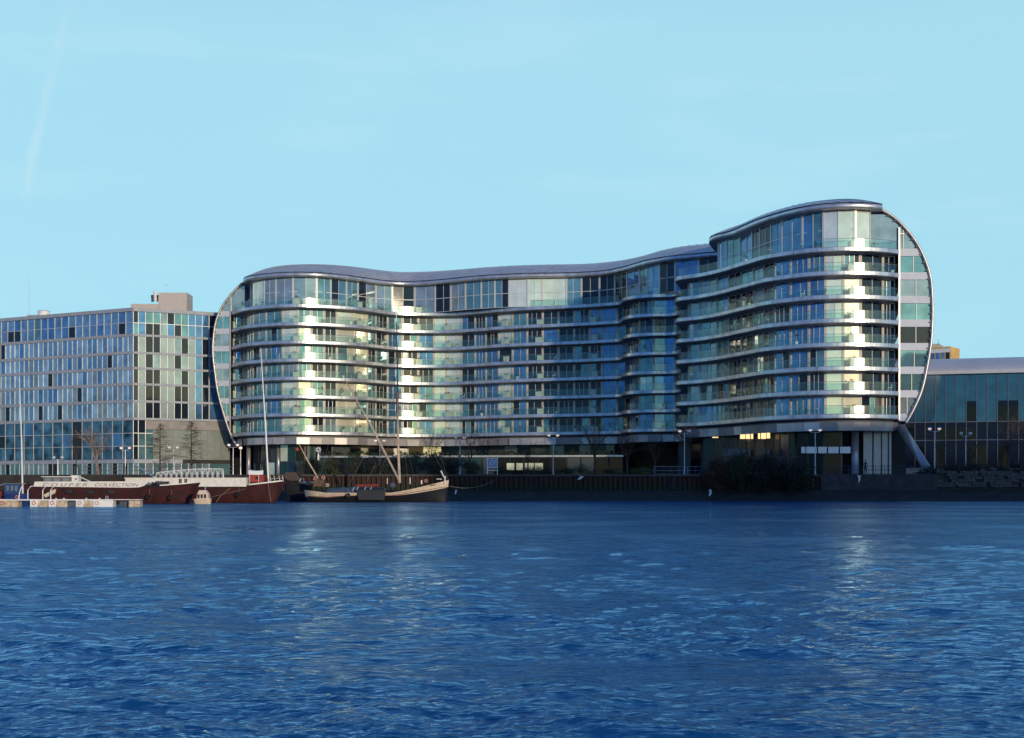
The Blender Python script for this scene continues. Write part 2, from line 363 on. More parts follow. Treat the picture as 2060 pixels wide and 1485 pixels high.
# glass balustrades with handrail
balc = offset(front, .12, .35)
for k, zk in enumerate(KZ):
    mb = MB(); bz = zk+.36
    P = balc
    per = 5
    for i in range(0, len(P)-1, per):
        j = min(i+per, len(P)-1); seg = P[i:j+1]
        a = seg[0] + (seg[1]-seg[0])*.10; seg = [a] + list(seg[1:])
        mb.loft([[(q[0], q[1], bz), (q[0], q[1], bz+1.05)] for q in seg])
    o = part(mb, 'balustrade', M_BAL, blk)
    rl = MB(); rl.tube([(q[0], q[1], bz+1.09) for q in P[::2]], .028, 4); part(rl, 'handrail', M_RAIL, o)

# facade: bays of windows between cream piers
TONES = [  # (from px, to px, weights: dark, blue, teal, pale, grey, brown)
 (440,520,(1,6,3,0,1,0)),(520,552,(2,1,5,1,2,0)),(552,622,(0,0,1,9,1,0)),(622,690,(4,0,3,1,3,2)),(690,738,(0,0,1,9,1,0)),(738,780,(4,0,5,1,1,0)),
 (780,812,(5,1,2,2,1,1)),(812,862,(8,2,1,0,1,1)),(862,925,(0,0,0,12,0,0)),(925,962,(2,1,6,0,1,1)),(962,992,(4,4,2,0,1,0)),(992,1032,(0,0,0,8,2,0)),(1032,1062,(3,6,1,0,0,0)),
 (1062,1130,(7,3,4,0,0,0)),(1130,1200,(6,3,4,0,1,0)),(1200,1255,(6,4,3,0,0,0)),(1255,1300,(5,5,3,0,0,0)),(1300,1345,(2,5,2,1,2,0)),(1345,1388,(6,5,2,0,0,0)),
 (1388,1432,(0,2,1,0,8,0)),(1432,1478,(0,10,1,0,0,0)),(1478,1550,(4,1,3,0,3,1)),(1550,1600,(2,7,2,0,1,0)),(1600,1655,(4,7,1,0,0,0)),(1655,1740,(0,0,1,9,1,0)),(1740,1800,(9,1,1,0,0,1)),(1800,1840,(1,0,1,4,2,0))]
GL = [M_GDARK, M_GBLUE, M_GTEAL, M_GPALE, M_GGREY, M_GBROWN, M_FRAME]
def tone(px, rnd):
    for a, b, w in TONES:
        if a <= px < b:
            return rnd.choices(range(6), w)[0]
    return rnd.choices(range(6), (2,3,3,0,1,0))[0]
fac = offset(front, 1.9, .1); fac = resample(np.vstack([[(-51.5,262.75)], fac, [(52.3,193.7)]]), .1)
dF = np.r_[0, np.cumsum(np.linalg.norm(np.diff(fac, axis=0), axis=1))]
def facp(s): return np.array([np.interp(s, dF, fac[:,0]), np.interp(s, dF, fac[:,1])])
def bays(curve, w, seed):
    d = np.r_[0, np.cumsum(np.linalg.norm(np.diff(curve, axis=0), axis=1))]; out = []; r = random.Random(seed); s = .1
    while s < d[-1]-1:
        e = min(s + w*r.choice((.8, 1, 1, 1.25)), d[-1]); g = lambda q: np.array([np.interp(q, d, curve[:,0]), np.interp(q, d, curve[:,1])])
        out.append([g(s + (e-s)*t) for t in np.linspace(0, 1, 4)]); s = e
    return out
BAYS = bays(fac, 2.95, 4)
wins = []                                         # candidate windows: (apparent size, builder data)
def frame_bar(mb, a, b, z0, z1, th, mi):          # a thin vertical slab between two plan points
    d = b-a; n = np.array([d[1], -d[0]]); n /= np.linalg.norm(n)+1e-9
    A, B = a+n*th, b+n*th; A2, B2 = a-n*.02, b-n*.02
    mb.add([(*A2,z0),(*B2,z0),(*B,z0),(*A,z0),(*A2,z1),(*B2,z1),(*B,z1),(*A,z1)], ((0,1,2,3),(4,7,6,5),(3,2,6,7),(2,1,5,6),(0,3,7,4)), mi)
def lerp(a, b, t): return a + (b-a)*t
def window(bay, z0, z1, tn, rnd, transom=False, pier=.16, panes=None, top=None):
    P = bay; a0, a1 = P[0], P[-1]; W = np.linalg.norm(a1-a0)
    def q(t):
        x = t*(len(P)-1); i = min(int(x), len(P)-2); return lerp(P[i], P[i+1], x-i)
    g, f = MB(), MB(); n = panes or rnd.choice((2, 2, 3)); t0 = pier/W; t1 = 1-pier/W
    cut = sorted([t0, t1] + [lerp(t0, t1, (i+1)/n + rnd.uniform(-.06, .06)) for i in range(n-1)])
    for i in range(n):
        m = tn if rnd.random() < (.8 if tn != 3 else .95) else rnd.choice((0, 2, tn))
        a, b = q(cut[i]), q(cut[i+1])
        dn = np.array([(b-a)[1], -(b-a)[0]]); dn /= np.linalg.norm(dn)+1e-9
        tw = rnd.uniform(-.012, .012); a = a + dn*tw; b = b - dn*tw
        lean = rnd.uniform(-.012, .012)
        g.add([(*a,z0),(*b,z0),(*(b+dn*lean),z1),(*(a+dn*lean),z1)], ((0,1,2,3),), m)
    for i, c in enumerate(cut):
        w = .045/W if 0 < i < n else .05/W
        frame_bar(f, q(max(0, c-w)), q(min(1, c+w)), z0, z1, .06, 0)
    frame_bar(f, q(t0), q(t1), z0, z0+.08, .05, 0); frame_bar(f, q(t0), q(t1), z1-.07, z1, .05, 0)
    if transom: frame_bar(f, q(t0), q(t1), lerp(z0,z1,.5)-.06, lerp(z0,z1,.5)+.06, .055, 0)
    return g, f
ww = MB()
rnd = random.Random(11)
for bi, P in enumerate(BAYS):
    mid = (P[0]+P[-1])/2; px = 1030 + mid[0]*F/mid[1]
    dv = P[-1]-P[0]; nn = np.array([dv[1], -dv[0]]); nn /= np.linalg.norm(nn); view = -mid/np.linalg.norm(mid)
    face = float(nn@view); colr = random.Random(bi)
    for k in range(7):
        r = random.Random(bi*31+k)
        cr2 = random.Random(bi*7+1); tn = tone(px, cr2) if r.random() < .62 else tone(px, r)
        size = max(0, face)*np.linalg.norm(dv)/mid[1]**2
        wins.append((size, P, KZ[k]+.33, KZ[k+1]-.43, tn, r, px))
    # cream pier at the bay's left edge, floor to floor
for bi, P in enumerate(BAYS):
    d = P[1]-P[0]; d /= np.linalg.norm(d)
    for k in range(7):
        a = P[0]-d*.15; b = P[0]+d*.15
        frame_bar(ww, a, b, KZ[k]+.33, KZ[k+1]-.43, .10, 0)
part(ww, 'pier', M_CREAM, blk)['kind'] = 'stuff'
wins.sort(key=lambda w: -w[0])
rest_g, rest_f = MB(), MB()
def merge(A, B):
    b = len(A.v); A.v += B.v; A.f += [tuple(b+i for i in f) for f in B.f]; A.m += B.m
n_ind = 0
PENT = []
for nm, crv in (('A', EAVE_A), ('B', EAVE_B)):
    c = catmull(crv, .7)
    c = offset(c, 1.3, .1)
    if nm == 'A': c = c[:-20]
    d = bays(c, 3.4, 9)
    for P in d:
        mid = (P[0]+P[-1])/2; px = 1030+mid[0]*F/mid[1]; r = random.Random(int(px*7))
        dv = P[-1]-P[0]; nn = np.array([dv[1], -dv[0]]); nn /= np.linalg.norm(nn); face = float(nn@(-mid/np.linalg.norm(mid)))
        if nm == 'A' and px > 1440: continue
        if px < 497: tn = 1
        elif px < 620: tn = r.choice((1, 4, 3, 2))
        elif px < 720: tn = r.choice((1, 2, 4))
        elif px < 1000: tn = r.choice((0, 1, 2, 4, 4))
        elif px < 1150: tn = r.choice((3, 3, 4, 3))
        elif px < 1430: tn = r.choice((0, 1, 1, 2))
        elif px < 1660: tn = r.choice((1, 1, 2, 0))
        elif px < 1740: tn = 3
        else: tn = r.choice((0, 2))
        PENT.append((face, P, tn, r, px))
for face, P, tn, r, px in PENT:
    g, f = window(P, KZ[7]+.33, EZ, tn, r, transom=True, pier=.13, panes=2)
    d = P[1]-P[0]; d /= np.linalg.norm(d); frame_bar(f, P[0]-d*.13, P[0]+d*.13, KZ[7]+.33, EZ, .11, 0)
    if face > .1 and n_ind < 50:
        o = part(g, 'window', GL, blk); part(f, 'frame', M_FRAME, o); n_ind += 1
    else: merge(rest_g, g); merge(rest_f, f)
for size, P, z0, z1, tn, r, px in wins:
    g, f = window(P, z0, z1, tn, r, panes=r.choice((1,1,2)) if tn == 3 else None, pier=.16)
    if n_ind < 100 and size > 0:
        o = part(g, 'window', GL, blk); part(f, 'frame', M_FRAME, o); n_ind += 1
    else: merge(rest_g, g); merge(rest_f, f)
o = part(rest_g, 'window', GL, blk); o['kind'] = 'stuff'; part(rest_f, 'frame', M_FRAME, o)

# roofs
def roof(eave, spine, zoff, rise, name='roof'):
    E = catmull(eave, .8); n = len(E); S = catmull(spine, .2)
    dE = np.linspace(0, 1, n)
    # same parameter along both curves, by control point
    def par(curve_pts, n):
        q = np.array(curve_pts); u = np.linspace(0, 1, len(q)); return np.c_[np.interp(np.linspace(0,1,n), u, q[:,0]), np.interp(np.linspace(0,1,n), u, q[:,1])]
    S = resample(S, 1); u = np.linspace(0, 1, len(S)); S = np.c_[np.interp(dE, u, S[:,0]), np.interp(dE, u, S[:,1])]
    z = EZ+zoff; N = normals(E); rings = []; fr = []
    for i in range(n):
        e, s_ = E[i], S[i]; v = s_-e; rg = []
        for t in np.linspace(0, 1, 11):
            p = e + v*t; rg.append((p[0], p[1], z+.82 + rise*math.sin(t*math.pi/2)))
        for t in (1.3, 1.8, 2.3):
            p = e + v*t; rg.append((p[0], p[1], z+.82+rise - (t-1)*.5*rise))
        rings.append(rg)
        fr.append([tuple(e - N[i]*o) + (z+h,) for o, h in ((2.4,.03),(.5,-.0),(.06,.02),(-.06,.10),(-.05,.55),(.04,.68),(.45,.80),(.55,.84))])
    r = part(MB().loft(rings), name, M_ROOF, blk, True)
    # standing seams
    sm = MB()
    for i in range(2, n-2, 2):
        rg = rings[i]; dx = (E[i+1]-E[i]); dx /= np.linalg.norm(dx)
        L_ = [[(p[0]-dx[0]*.05, p[1]-dx[1]*.05, p[2]+.01), (p[0], p[1], p[2]+.07), (p[0]+dx[0]*.05, p[1]+dx[1]*.05, p[2]+.01)] for p in rg[:12]]
        sm.loft(L_)
    part(sm, 'seam', M_ROOF, r)
    part(MB().loft(fr), 'roof_edge', M_FASC, blk, True)
    return E
EA = roof(EAVE_A, SPINE_A, 0, 2.8)
EB = roof(EAVE_B, SPINE_B, .07, 2.3)

# end walls with the curved shell edge
def end_wall(pp, Y, post_x, roof_x, sgn, depth):
    prof = [(X_(x, Y), Z_(y, Y)) for x, y in pp]
    P = catmull(prof, .6)                        # (x, z)
    cen = np.array([post_x, 25.]); t = np.gradient(P, axis=0); t /= np.linalg.norm(t, axis=1)[:,None]
    nr = np.c_[t[:,1], -t[:,0]]; nr *= np.sign(((P-cen)*nr).sum(1))[:,None]
    rim, sh = [], []
    inn = P - nr*.34
    for p, q in zip(P, inn):
        rim.append([(q[0],Y+.30,q[1]),(q[0],Y-.25,q[1]),((p[0]+q[0])/2,Y-.38,(p[1]+q[1])/2),(p[0],Y-.25,p[1]),(p[0],Y+.5,p[1])])
        sh.append([(p[0]-nr_[0]*.03, yy, p[1]-nr_[1]*.03) for nr_ in [(p-q)/.34] for yy in (Y+.4, Y+3, Y+7, Y+depth)])
    a = part(MB().loft(rim), 'shell_rim', M_RIM, blk, True)
    part(MB().loft(sh), 'roof_shell', M_SHELL, blk, True)
    br = MB()                                     # little brackets along the rim
    for i in range(2, len(P)-1, 2): br.box((inn[i][0]-nr[i][0]*.12, Y-.15, inn[i][1]-nr[i][1]*.12), (.14, .3, .14))
    part(br, 'bracket', M_DKFRAME, a)
    # wall strips between inner wall line and the shell, by level
    zs = P[:,1]; xs = inn[:,0]
    if zs[0] > zs[-1]: zo, xo = zs[::-1], xs[::-1]
    else: zo, xo = zs, xs
    # bulge x(z): monotone in z
    def xe(z): return float(np.interp(z, zo, xo))
    lev = [(9.6, 10.75)] + [(k-.55, k+.45) for k in KZ]
    glassz = []
    for i in range(len(KZ)):
        z0 = KZ[i]+.45; z1 = KZ[i+1]-.55 if i < 7 else min(EZ-.2, max(zo))
        glassz.append((z0, z1))
    for z0, z1 in [(k-.55, k+.45) for k in KZ]:
        m = MB(); x0 = post_x; A, B = xe(z0), xe(z1)
        if z0 < zo[0]: A = xe(zo[0])
        m.add([(x0,Y,z0),(A,Y,z0),(B,Y,z1),(x0,Y,z1),(x0,Y+.5,z0),(A,Y+.5,z0),(B,Y+.5,z1),(x0,Y+.5,z1)], ((0,1,2,3),(4,7,6,5),(0,4,5,1),(3,2,6,7)) )
        part(m, 'spandrel', M_WHITE2, blk)
    for i, (z0, z1) in enumerate(glassz):
        m = MB(); n = 8 if i == 7 else 4; pts = []
        left = [(post_x if i < 7 else roof_x, Y+.18, z) for z in np.linspace(z0, z1, n)]
        right = [(xe(z), Y+.18, z) for z in np.linspace(z0, z1, n)]
        m.loft([[l, r_] for l, r_ in zip(left, right)])
        gm = [M_GGREY, M_GTEAL, M_GTEAL, M_GDARK, M_GTEAL, M_GGREY, M_GTEAL, M_GGREY][i] if sgn > 0 else [M_GDARK, M_GTEAL, M_GTEAL, M_GGREY, M_GTEAL, M_GGREY, M_GTEAL, M_GGREY][i]
        o = part(m, 'end_window', gm, blk)
        f = MB(); xm = lerp(post_x, xe((z0+z1)/2), .55)
        zt = min(z1, max([z for z in np.linspace(z0, z1, 40) if sgn*(xe(z)-xm) > .1] or [z0+.2])); f.box((xm, Y+.1, (z0+zt)/2), (.06, .08, zt-z0))
        if i == 7: f.box(((post_x+xe(36))/2, Y+.1, 36.1), (abs(xe(36)-post_x), .1, .1))
        part(f, 'frame', M_FRAME, o)
    m = MB(); m.box((post_x, Y-.1, (KZ[0]-.5+ (38.2 if sgn < 0 else 37.0))/2), (.22, .3, (36.8 if sgn > 0 else 36.6)-KZ[0]+.5)); part(m, 'corner_post', M_RIM, blk)
M_WHITE2 = mat('white spandrel', (.42, .47, .56), .5, var=.1, vscale=1)
LP = [(487,567.5),(477,577),(465,590),(448.5,610.6),(434,643),(428,678),(427,714),(431,750),(436,785.5),(445,821),(456,857),(466,882),(472,893)]
RP = [(1774,420),(1790,429),(1808,443),(1833,470),(1852,499),(1864,526),(1873,555),(1876.5,584),(1878,623),(1877,659),(1875,688),(1871,715),(1865.5,745.5),(1856.4,785),(1846,811),(1832,838.6),(1824,852)]
end_wall(RP, 193.0, 52.5, 48.3, 1, 16)
end_wall(LP, 261.6, -51.8, -49.2, -1, 14)

# facetted soffit band under the lowest balcony
bd = offset(front, .75, .1); dd = np.r_[0, np.cumsum(np.linalg.norm(np.diff(bd, axis=0), axis=1))]
mb = MB(); s = 0; r = random.Random(8)
gp = lambda q: np.array([np.interp(q, dd, bd[:,0]), np.interp(q, dd, bd[:,1])])
while s < dd[-1]-.5:
    e = min(dd[-1], s+2.3); a, b = gp(s+.02), gp(e-.02); d = b-a; n = np.array([d[1],-d[0]])/ (np.linalg.norm(d)+1e-9)
    tl, yw = r.uniform(-.18, -.06), r.uniform(-.14, .14)
    a1, b1 = a + n*yw, b - n*yw
    mb.add([(*(a1-n*(.22+tl)),9.30),(*(b1-n*(.22+tl)),9.30),(*b1,10.45),(*a1,10.45)], ((0,1,2,3),), 0 if r.random() < .5 else 1)
    s = e
part(mb, 'soffit_panel_band', [M_PANEL, M_PANEL2], blk)
part(MB().poly([tuple(p) for p in offset(front, 1.15)] + BACK, 9.34, 10.7), 'first_floor_slab', M_SOFF, blk)
part(MB().loft([[(p[0],p[1],3.2),(p[0],p[1],39.5)] for p in [(56,209),(54,250),(20,280),(-30,292),(-52,286),(-51.5,272)]]), 'rear_wall', M_SHELL, blk)

# ---- undercroft of the block: ground-floor glazing, columns, raking strut, lit rooms
def seg_between(curve, pa, pb):
    px = 1030 + curve[:,0]*F/curve[:,1]; return curve[(px >= pa) & (px <= pb)]
uc = offset(front, 4.2, .3)
M_UND = mat('unlit lobby glass', (.003,.005,.009), .08, 0, ior=1.3)
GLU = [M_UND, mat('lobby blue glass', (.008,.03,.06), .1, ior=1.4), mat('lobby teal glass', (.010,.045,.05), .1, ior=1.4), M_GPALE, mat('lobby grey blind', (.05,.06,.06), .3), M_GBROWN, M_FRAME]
def under(pa, pb, z0, z1, w, mats_w, panes=1, name='ground_window', sub=.5):
    c = seg_between(uc, pa, pb)
    if len(c) < 4: return
    for i, P in enumerate(bays(c, w, int(pa))):
        r = random.Random(int(pa)*9+i); g, f = window(P, z0, z1, r.choices(range(6), mats_w)[0], r, panes=panes, pier=.04)
        o = part(g, name, GLU, blk); part(f, 'frame', M_DKFRAME, o)
under(478, 640, 3.2, 6.2, 1.6, (4,1,4,2,2,2)); under(478, 640, 6.25, 9.34, 1.8, (5,0,3,1,3,3))
under(640, 1240, 6.9, 9.34, 2.8, (9,0,1,1,1,3)); under(1360, 1600, 3.2, 9.34, 2.4, (9,1,1,0,1,1)); under(1600, 1730, 3.2, 9.34, 2.4, (9,1,1,0,1,0))
mb = MB()
for px, Y, r in ((1720,194.5,.52),(1601,200,.55),(1515,212,.5),(1480,216,.4),(1450,224,.4),(500,259,.4),(560,256,.35),(620,254,.35)):
    m = MB(); m.tube([(X_(px,Y),Y,3.2),(X_(px,Y),Y,9.4)], r, 16); part(m, 'column', M_SHELL, blk, True)
for a, b in ((1736.5,1754),(1757,1771.5),(1774,1785),(1788,1792.5)):
    m = MB(); Y = 195.0; m.box(((X_(a,Y)+X_(b,Y))/2, Y, 6.3), (X_(b,Y)-X_(a,Y), .35, 6.2)); part(m, 'fin_wall', M_CREAM, blk)
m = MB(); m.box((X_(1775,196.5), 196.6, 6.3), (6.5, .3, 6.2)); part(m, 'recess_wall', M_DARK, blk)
m = MB(); m.tube([(X_(1811,193.5),193.5,9.9),(X_(1868,192.5),192.5,3.9)], [.62,.55], 14); s_ = part(m, 'raking_strut', M_SHELL, blk, True)
m = MB(); m.lathe([(.75,-.7),(.75,0),(.45,.25)], (X_(1868,192.5),192.5,3.9), 12); part(m, 'strut_footing', M_WHITE, blk)
for a, b in ((1612,1620),(1622,1643),(1646,1663),(1666,1687),(1690,1711)):   # white balcony band of the recessed floor
    Y = 192.6; m = MB(); m.box(((X_(a,Y)+X_(b,Y))/2, Y, (Z_(912,Y)+Z_(899,Y))/2), (X_(b,Y)-X_(a,Y), .12, Z_(899,Y)-Z_(912,Y))); part(m, 'mezzanine_panel', M_WHITE, blk)
for i, (a, b, t, bo, Y) in enumerate(((1433,1445,870,881,216),(1489,1499,867,883,206),(1500.5,1509,867,883,205),(1511,1515,868,883,204),(1525,1529,867,883,202),(1531,1541,867,883,201),(1542.5,1549,868,882,200))):
    m = MB(); Y += .3; m.box(((X_(a,Y)+X_(b,Y))/2, Y, (Z_(t,Y)+Z_(bo,Y))/2), (X_(b,Y)-X_(a,Y), .1, Z_(t,Y)-Z_(bo,Y))); part(m, 'lit_window', M_LIT, blk)
for i, (a, b) in enumerate(((1453,1461),(1464,1477),(1481,1489),(1493,1500),(1505,1510),(1535,1540),(1543,1549),(1566,1580),(1583,1591))):
    Y = 203; m = MB(); m.box(((X_(a,Y)+X_(b,Y))/2, Y, (Z_(903,Y)+Z_(917,Y))/2), (X_(b,Y)-X_(a,Y), .1, 1.0)); part(m, 'mezzanine_panel', mat('dim blue panel', (.07,.10,.16), .6), blk)
# podium with terrace edge
pa, pb = np.array([X_(640,243.),243.]), np.array([X_(1254,236.),236.])
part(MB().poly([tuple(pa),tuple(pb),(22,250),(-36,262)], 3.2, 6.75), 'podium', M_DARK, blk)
dv = (pb-pa)/np.linalg.norm(pb-pa); nv = np.array([dv[1],-dv[0]])
def pod(t0, t1, z0, z1, out, name, m_, mb=None):
    A, B = lerp(pa,pb,t0)+nv*out, lerp(pa,pb,t1)+nv*out; A2, B2 = A-nv*.3, B-nv*.3; q = mb or MB()
    q.add([(*A,z0),(*B,z0),(*B,z1),(*A,z1),(*A2,z0),(*B2,z0),(*B2,z1),(*A2,z1)], ((0,1,2,3),(3,2,6,7),(0,4,5,1),(1,5,6,2),(0,3,7,4)))
    if mb is None: return part(q, name, m_, blk)
pod(0, 1, 6.72, 7.02, .35, 'terrace_edge', M_RIM)
for i in range(22):
    t = i/22; r = random.Random(i+50); pod(t+.003, t+1/22-.003, 3.3, 6.6, .12, 'podium_window', (GLU[1], GLU[0], GLU[1], GLU[2], GLU[0])[r.randrange(5)] if i < 12 else (GLU[0], GLU[0], GLU[4])[r.randrange(3)])
for px0, px1 in ((1024,1039),(1043,1056),(1060,1078),(1080,1096)):
    t0 = (px0-640)/614; t1 = (px1-640)/614; pod(t0, t1, Z_(946,239), Z_(932,239), .2, 'pale_window', M_GPALE)

# ------------------------------------------------------------ glass office building, left
M_CONC = mat('pale concrete band', (.30, .33, .38), .6, var=.15, vscale=.8)
M_SPAN = mat('sage glass spandrel', (.27, .33, .35), .14, .3, var=.18, vscale=.6, ior=1.8)
M_STONE = mat('buff stone cladding', (.25, .23, .22), .6, var=.25, vscale=.7)
M_GOFF = glass_mat('office blue glass', (.22, .35, .47), .6, ior=1.7)
M_GOFF2 = glass_mat('office pale blue glass', (.40, .52, .60), .6, ior=1.7)
off = thing('glass_office_building', 'boxy glass office block with a double-height crystal top storey, left of the curved block', 'office building', (-75, 270, 3.2))
c0 = np.array([X_(268,258.),258.]); cL = c0 + (np.array([X_(0,275.),275.])-c0)*1.25; cR = np.array([X_(462,266.5),266.5])*1.0
OZ = [3.2, 6.15, 6.75, 14.1, 17.3, 20.4, 23.3, 26.1, 29.3, 34.0]
ctr = (cL+cR)/2 + np.array([3., 22.])
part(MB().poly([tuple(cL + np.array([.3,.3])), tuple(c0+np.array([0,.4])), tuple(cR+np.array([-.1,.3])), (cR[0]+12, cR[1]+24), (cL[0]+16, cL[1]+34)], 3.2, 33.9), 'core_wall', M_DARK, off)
M_GLOW = mat('dark blue glass with painted tree reflections', (.10,.24,.36), .06, .35, vscale=.5, col2=(.006,.018,.035), bump=.05, bscale=.8)  # noise blotches painted in for tree reflections
GO = [M_GDARK, M_GOFF, M_GOFF2, M_GTEAL, M_GBLUE, M_GGREY, M_SPAN, M_GPALE, M_GLOW]
def face_band(a, b, z0, z1, out, m_, name='floor_band'):
    d = (b-a)/np.linalg.norm(b-a); n = np.array([d[1],-d[0]]); A, B = a+n*out-d*out*.0, b+n*out; A2, B2 = a-n*.25, b-n*.25
    return part(MB().add([(*A,z0),(*B,z0),(*B,z1),(*A,z1),(*A2,z0),(*B2,z0),(*B2,z1),(*A2,z1)], ((0,1,2,3),(3,2,6,7),(0,4,5,1),(1,5,6,2),(0,3,7,4))), name, m_, off)
def pane_cell(a, b, z0, z1, mi, fr, rows=1, fw=.05):
    g, f = MB(), MB(); r = random.Random(int(a[0]*100+z0*7)); d = (b-a)/np.linalg.norm(b-a); n = np.array([d[1],-d[0]])
    for j in range(rows):
        za, zb = lerp(z0,z1,j/rows), lerp(z0,z1,(j+1)/rows); ln = r.uniform(-.01,.01); tw = r.uniform(-.01,.01)
        g.add([(*(a+n*(tw)),za),(*(b-n*tw),za),(*(b+n*(ln-tw)),zb),(*(a+n*(ln+tw)),zb)], ((0,1,2,3),), mi if rows == 1 or r.random() < .75 else r.choice((mi, 0, 4)))
        if j: frame_bar(f, a, b, za-.05, za+.05, .07, 0)
    frame_bar(f, a-d*fw, a+d*fw, z0, z1, .09, 0); 
    return g, f
cells = []
LL = np.linalg.norm(cL-c0); nL = int(round(LL/2.55)); R_ = random.Random(21)
def Pl(t): return c0 + (cL-c0)*t
for i in range(nL):
    for lv in range(4, 9):                        # five office storeys, two windows a bay
        z0 = OZ[lv-1]+.28 ; z1 = OZ[lv]-.28
        for h in (0, 1):
            t1, t0 = (i+h/2)/nL, (i+(h+1)/2)/nL; mi = R_.choice((1,1,2,2,2,4,5,1,2,1,0,1))
            if R_.random() < .15: mi = 2
            cells.append((Pl(t0), Pl(t1), z0, z1, mi, 1))
nT = int(round(LL/1.8))
for i in range(nT):
    cells.append((Pl((i+1)/nT), Pl(i/nT), OZ[8]+.25, OZ[9]-.4, R_.choice((1,1,1,4,1)) if i < 12 else R_.choice((1,3,4)), 2))
for i in range(nL):
    cells.append((Pl((i+1)/nL), Pl(i/nL), OZ[2]+.05, OZ[3]-.25, 8 if R_.random() < .85 else 0, 3))
    for h in (0, 1): cells.append((Pl((i+(h+1)/2)/nL), Pl((i+h/2)/nL), OZ[0], OZ[1]-.1, R_.choice((3,3,5,5,0)), 1))
LR = np.linalg.norm(cR-c0); xr = [0, .9, 2.2, 4.5-.9, 4.9, 6.2, 7.5, 8.8, 10.1, 11.4, 12.7, 14.0, LR]
def Pr(s): return c0 + (cR-c0)/LR*min(s, LR)
for lv in range(4, 9):
    z0 = OZ[lv-1]+.2; z1 = OZ[lv]-.2
    for i in range(len(xr)-1):
        dark = i in (0, 2, 3, 6, 7, 9); mi = 0 if dark else 6
        if i >= 9: mi = (4, 0, 4)[i % 3]
        if dark and R_.random() < .12: mi = 5
        cells.append((Pr(xr[i]), Pr(xr[i+1]), z0, z1, mi, 1))
for i in range(len(xr)-1):
    cells.append((Pr(xr[i]), Pr(xr[i+1]), OZ[8]+.2, OZ[9]-.4, (3,4,3,3,5,0,3,3,4,4,4,4)[i], 2))
    if i < 3: cells.append((Pr(xr[i]), Pr(xr[i+1]), OZ[2]+.05, OZ[3]-.25, (0,3,3)[i], 3))
    cells.append((Pr(xr[i]), Pr(xr[i+1]), OZ[0], OZ[1]-.1, 3 if i % 2 else 5, 1))
cells.sort(key=lambda c: -(abs(c[0][0]-c[1][0])*(c[3]-c[2])) + 200*((c[0][0]*F/c[0][1]+1030) < 0))
rg, rf = MB(), MB()
for i, (a, b, z0, z1, mi, rows) in enumerate(cells):
    g, f = pane_cell(a, b, z0, z1, mi, 0, rows)
    if i < 98: o = part(g, 'window', GO, off); part(f, 'frame', M_FRAME, o)
    else: merge(rg, g); merge(rf, f)
o = part(rg, 'window', GO, off); o['kind'] = 'stuff'; part(rf, 'frame', M_FRAME, o)
for lv in range(3, 9):
    face_band(cL, c0, OZ[lv]-.27, OZ[lv]+.27, .16, M_CONC); face_band(c0, cR, OZ[lv]-.2, OZ[lv]+.2, .16, M_CONC)
face_band(cL, c0, OZ[1]-.1, OZ[2], .22, M_CONC); face_band(c0, Pr(9), OZ[1]-.1, OZ[2], .22, M_CONC)
face_band(cL, c0, OZ[9]-.4, OZ[9]+.25, .3, M_CONC, 'parapet'); face_band(c0, cR, OZ[9]-.4, OZ[9]+.25, .3, M_CONC, 'parapet')
face_band(Pr(3.6), cR, OZ[2], OZ[3]-1.9, .03, mat('dim sage cladding', (.15,.19,.18), .3, var=.3, vscale=.4), 'lower_cladding'); face_band(Pr(2.2), cR, OZ[3]-1.85, OZ[3]-.25, .06, M_STONE, 'stone_band')
sm = MB()
for s_ in np.arange(4.6, LR, 1.3): frame_bar(sm, Pr(s_-.02), Pr(s_+.02), OZ[2], OZ[3]-1.9, .05, 0)
part(sm, 'cladding_joint', M_DKFRAME, off)
Y = 270; a, b = X_(320,Y), X_(377,Y)
pl = MB(); pl.box(((a+b)/2, Y+2, 36.6), (b-a, 5, 3.9)); part(pl, 'plant_room', mat('pale plant room cladding', (.46,.42,.40), .6, var=.1), off)
pl = MB(); pl.box((X_(292,Y), Y+2, 35.6), (X_(322,Y)-X_(266,Y), 4.5, 1.7)); part(pl, 'plant_room', mat('pale plant room cladding', (.46,.42,.40), .6, var=.1), off)
for px, t, b_, w in ((310,584,598,.42),(304,592,600,.3),(331,591,600,.38),(343,597,602,.22),(318,592,600,.5)):
    m = MB(); zt, zb = Z_(t,Y), Z_(b_+6,Y); m.lathe([(w*.8,0),(w*.8,zt-zb-.5),(w,zt-zb-.45),(w,zt-zb-.1),(w*.5,zt-zb)], (X_(px,Y),Y+1,zb), 10); part(m, 'rooftop_vent', M_DKFRAME if px != 310 else M_WHITE, off)
m = MB(); m.lathe([(1.1,0),(1.1,1.5),(1.2,1.55),(.9,1.7)], (X_(88,274),274,34.0), 16); part(m, 'rooftop_drum', M_WHITE, off)
m = MB(); m.lathe([(.6,0),(.6,.5),(.3,.9)], (X_(103,274),274,34.0), 12); part(m, 'rooftop_vent', M_CONC, off)
m = MB(); m.box((X_(105,276), 277, 34.6), (9, 4, .8)); part(m, 'plant_deck', M_CONC, off)
m = MB(); m.tube([(X_(58,274),274,34),(X_(58,274),274,42.5)], [.05,.02], 5); part(m, 'antenna', M_FRAME, off)
m = MB(); m.tube([(X_(334,271),271,37),(X_(334,271),271,40.6)], [.04,.02], 5); m.tube([(X_(331,271),271,40.2),(X_(337,271),271,40.2)], .03, 4); part(m, 'antenna', M_FRAME, off)

